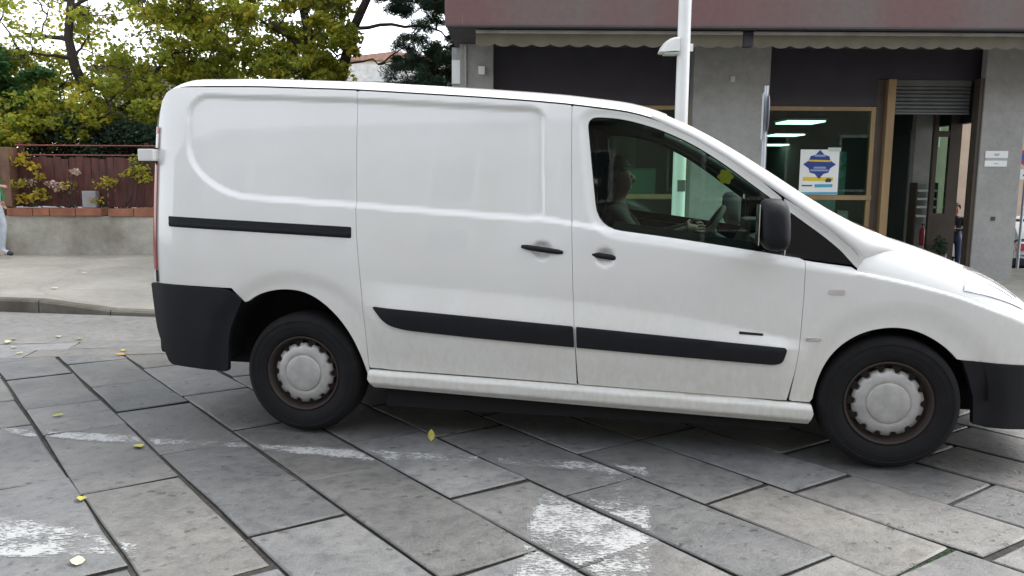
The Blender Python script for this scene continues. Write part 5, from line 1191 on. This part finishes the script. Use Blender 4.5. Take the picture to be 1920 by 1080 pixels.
def figure(pose):
    """x = forward, y = left, z = up; pose overrides joint positions"""
    J = dict(pelvis=(0, 0, .95), belly=(0, 0, 1.08), chest=(.01, 0, 1.28), neck0=(-.005, 0, 1.44), neck=(0, 0, 1.50), jaw=(.03, 0, 1.565), head=(.01, 0, 1.63), crown=(0, 0, 1.69), nose=(.115, 0, 1.615),
             shl=(0, .17, 1.40), shr=(0, -.17, 1.40), ell=(-.02, .23, 1.13), elr=(-.02, -.23, 1.13), wrl=(.05, .22, .88), wrr=(.05, -.22, .88),
             hil=(0, .09, .90), hir=(0, -.09, .90), knl=(.02, .10, .49), knr=(.02, -.10, .49), anl=(-.02, .10, .09), anr=(-.02, -.10, .09), tol=(.15, .11, .035), tor=(.15, -.11, .035))
    J.update(pose); R_ = dict(pelvis=(.15, .12), belly=(.135, .11), chest=(.16, .12), neck0=.062, neck=.054, jaw=.066, head=.086, crown=.060, nose=.012, shl=.068, shr=.068, ell=.046, elr=.046, wrl=.030, wrr=.030, hil=.088, hir=.088, knl=.062, knr=.062, anl=.042, anr=.042, tol=.036, tor=.036)
    K = dict(pelvis='legs', belly='top', chest='top', neck0='top', neck='skin', jaw='skin', head='skin', crown='skin', nose='skin', shl='top', shr='top', ell='top', elr='top', wrl='top', wrr='top', hil='legs', hir='legs', knl='legs', knr='legs', anl='legs', anr='legs', tol='shoe', tor='shoe')
    N_ = {k: (*J[k], R_[k], K[k]) for k in J}
    L_ = [('pelvis', 'belly'), ('belly', 'chest'), ('chest', 'neck0'), ('neck0', 'neck'), ('neck', 'jaw'), ('jaw', 'head'), ('head', 'crown'), ('head', 'nose'), ('chest', 'shl'), ('chest', 'shr'), ('shl', 'ell'), ('ell', 'wrl'), ('shr', 'elr'), ('elr', 'wrr'), ('pelvis', 'hil'), ('hil', 'knl'), ('knl', 'anl'), ('anl', 'tol'), ('pelvis', 'hir'), ('hir', 'knr'), ('knr', 'anr'), ('anr', 'tor')]
    return N_, L_
# pedestrian at the left edge, facing right
N_, L_ = figure(dict(elr=(.06, -.24, 1.14), wrr=(.24, -.20, 1.10), knl=(.10, .10, .50), anl=(.06, .10, .10), tol=(.22, .11, .04)))
hand(N_, L_, 'r', 'wrr', (1, .1, .1), (0, .3, -1)); hand(N_, L_, 'l', 'wrl', (.1, 0, -1), (1, 0, 0))
person('person', 'person in green jacket and pale jeans cut by left picture edge', N_, L_, dict(top=mat('green_jacket', (.02, .22, .09), .8), legs=mat('pale_jeans', (.50, .55, .62), .85), skin=M_SKIN, shoe=M_SHOE), (-8.02, 12.35, .135), 0)
# person in the side street, seen through the shop corner
N_, L_ = figure(dict(elr=(.08, -.22, 1.16), wrr=(.24, -.06, 1.18), ell=(.06, .22, 1.15), wrl=(.24, .08, 1.16)))
hand(N_, L_, 'r', 'wrr', (.5, 1, .2), (-.3, .3, 1)); hand(N_, L_, 'l', 'wrl', (.5, -1, .2), (-.3, -.3, 1))
pz = at(1793, 400, 18.4)
person('person', 'person in dark jacket and jeans standing beyond the shop doorway', N_, L_, dict(top=mat('dark_jacket', (.02, .022, .03), .8), legs=mat('dark_jeans', (.03, .045, .10), .85), skin=M_SKIN, shoe=M_SHOE), (pz.x, 18.4, ground_z(18.4)), -2.3)
# driver: seated on the far side, hands on the wheel (van coordinates turned into world)
N_, L_ = figure(dict(pelvis=(0, 0, .12), belly=(-.03, 0, .26), chest=(-.04, 0, .46), neck0=(-.05, 0, .61), neck=(-.045, 0, .66), jaw=(-.005, 0, .725), head=(-.03, 0, .79), crown=(-.04, 0, .85), nose=(.085, 0, .775), shl=(-.04, .18, .57), shr=(-.04, -.18, .57), ell=(.14, .25, .37), elr=(.14, -.25, .37), wrl=(.39, .185, .46), wrr=(.39, -.185, .46), hil=(.06, .10, .10), hir=(.06, -.10, .10), knl=(.46, .12, .17), knr=(.46, -.12, .17), anl=(.70, .12, -.20), anr=(.72, -.12, -.20), tol=(.83, .12, -.20), tor=(.85, -.12, -.20)))
hand(N_, L_, 'r', 'wrr', (1, .1, .25), (0, .9, -.4)); hand(N_, L_, 'l', 'wrl', (1, -.1, .25), (0, -.9, -.4))
dp = van.matrix_basis @ Vector((1.66, .40, .62))
person('person', 'driver in dark top sitting at the wheel of the white van', N_, L_, dict(top=mat('driver_top', (.01, .008, .01), .9), legs=mat('driver_trousers', (.03, .03, .04), .9), skin=mat('driver_skin', (.085, .045, .034), .7), shoe=M_SHOE), dp, -0.17618)
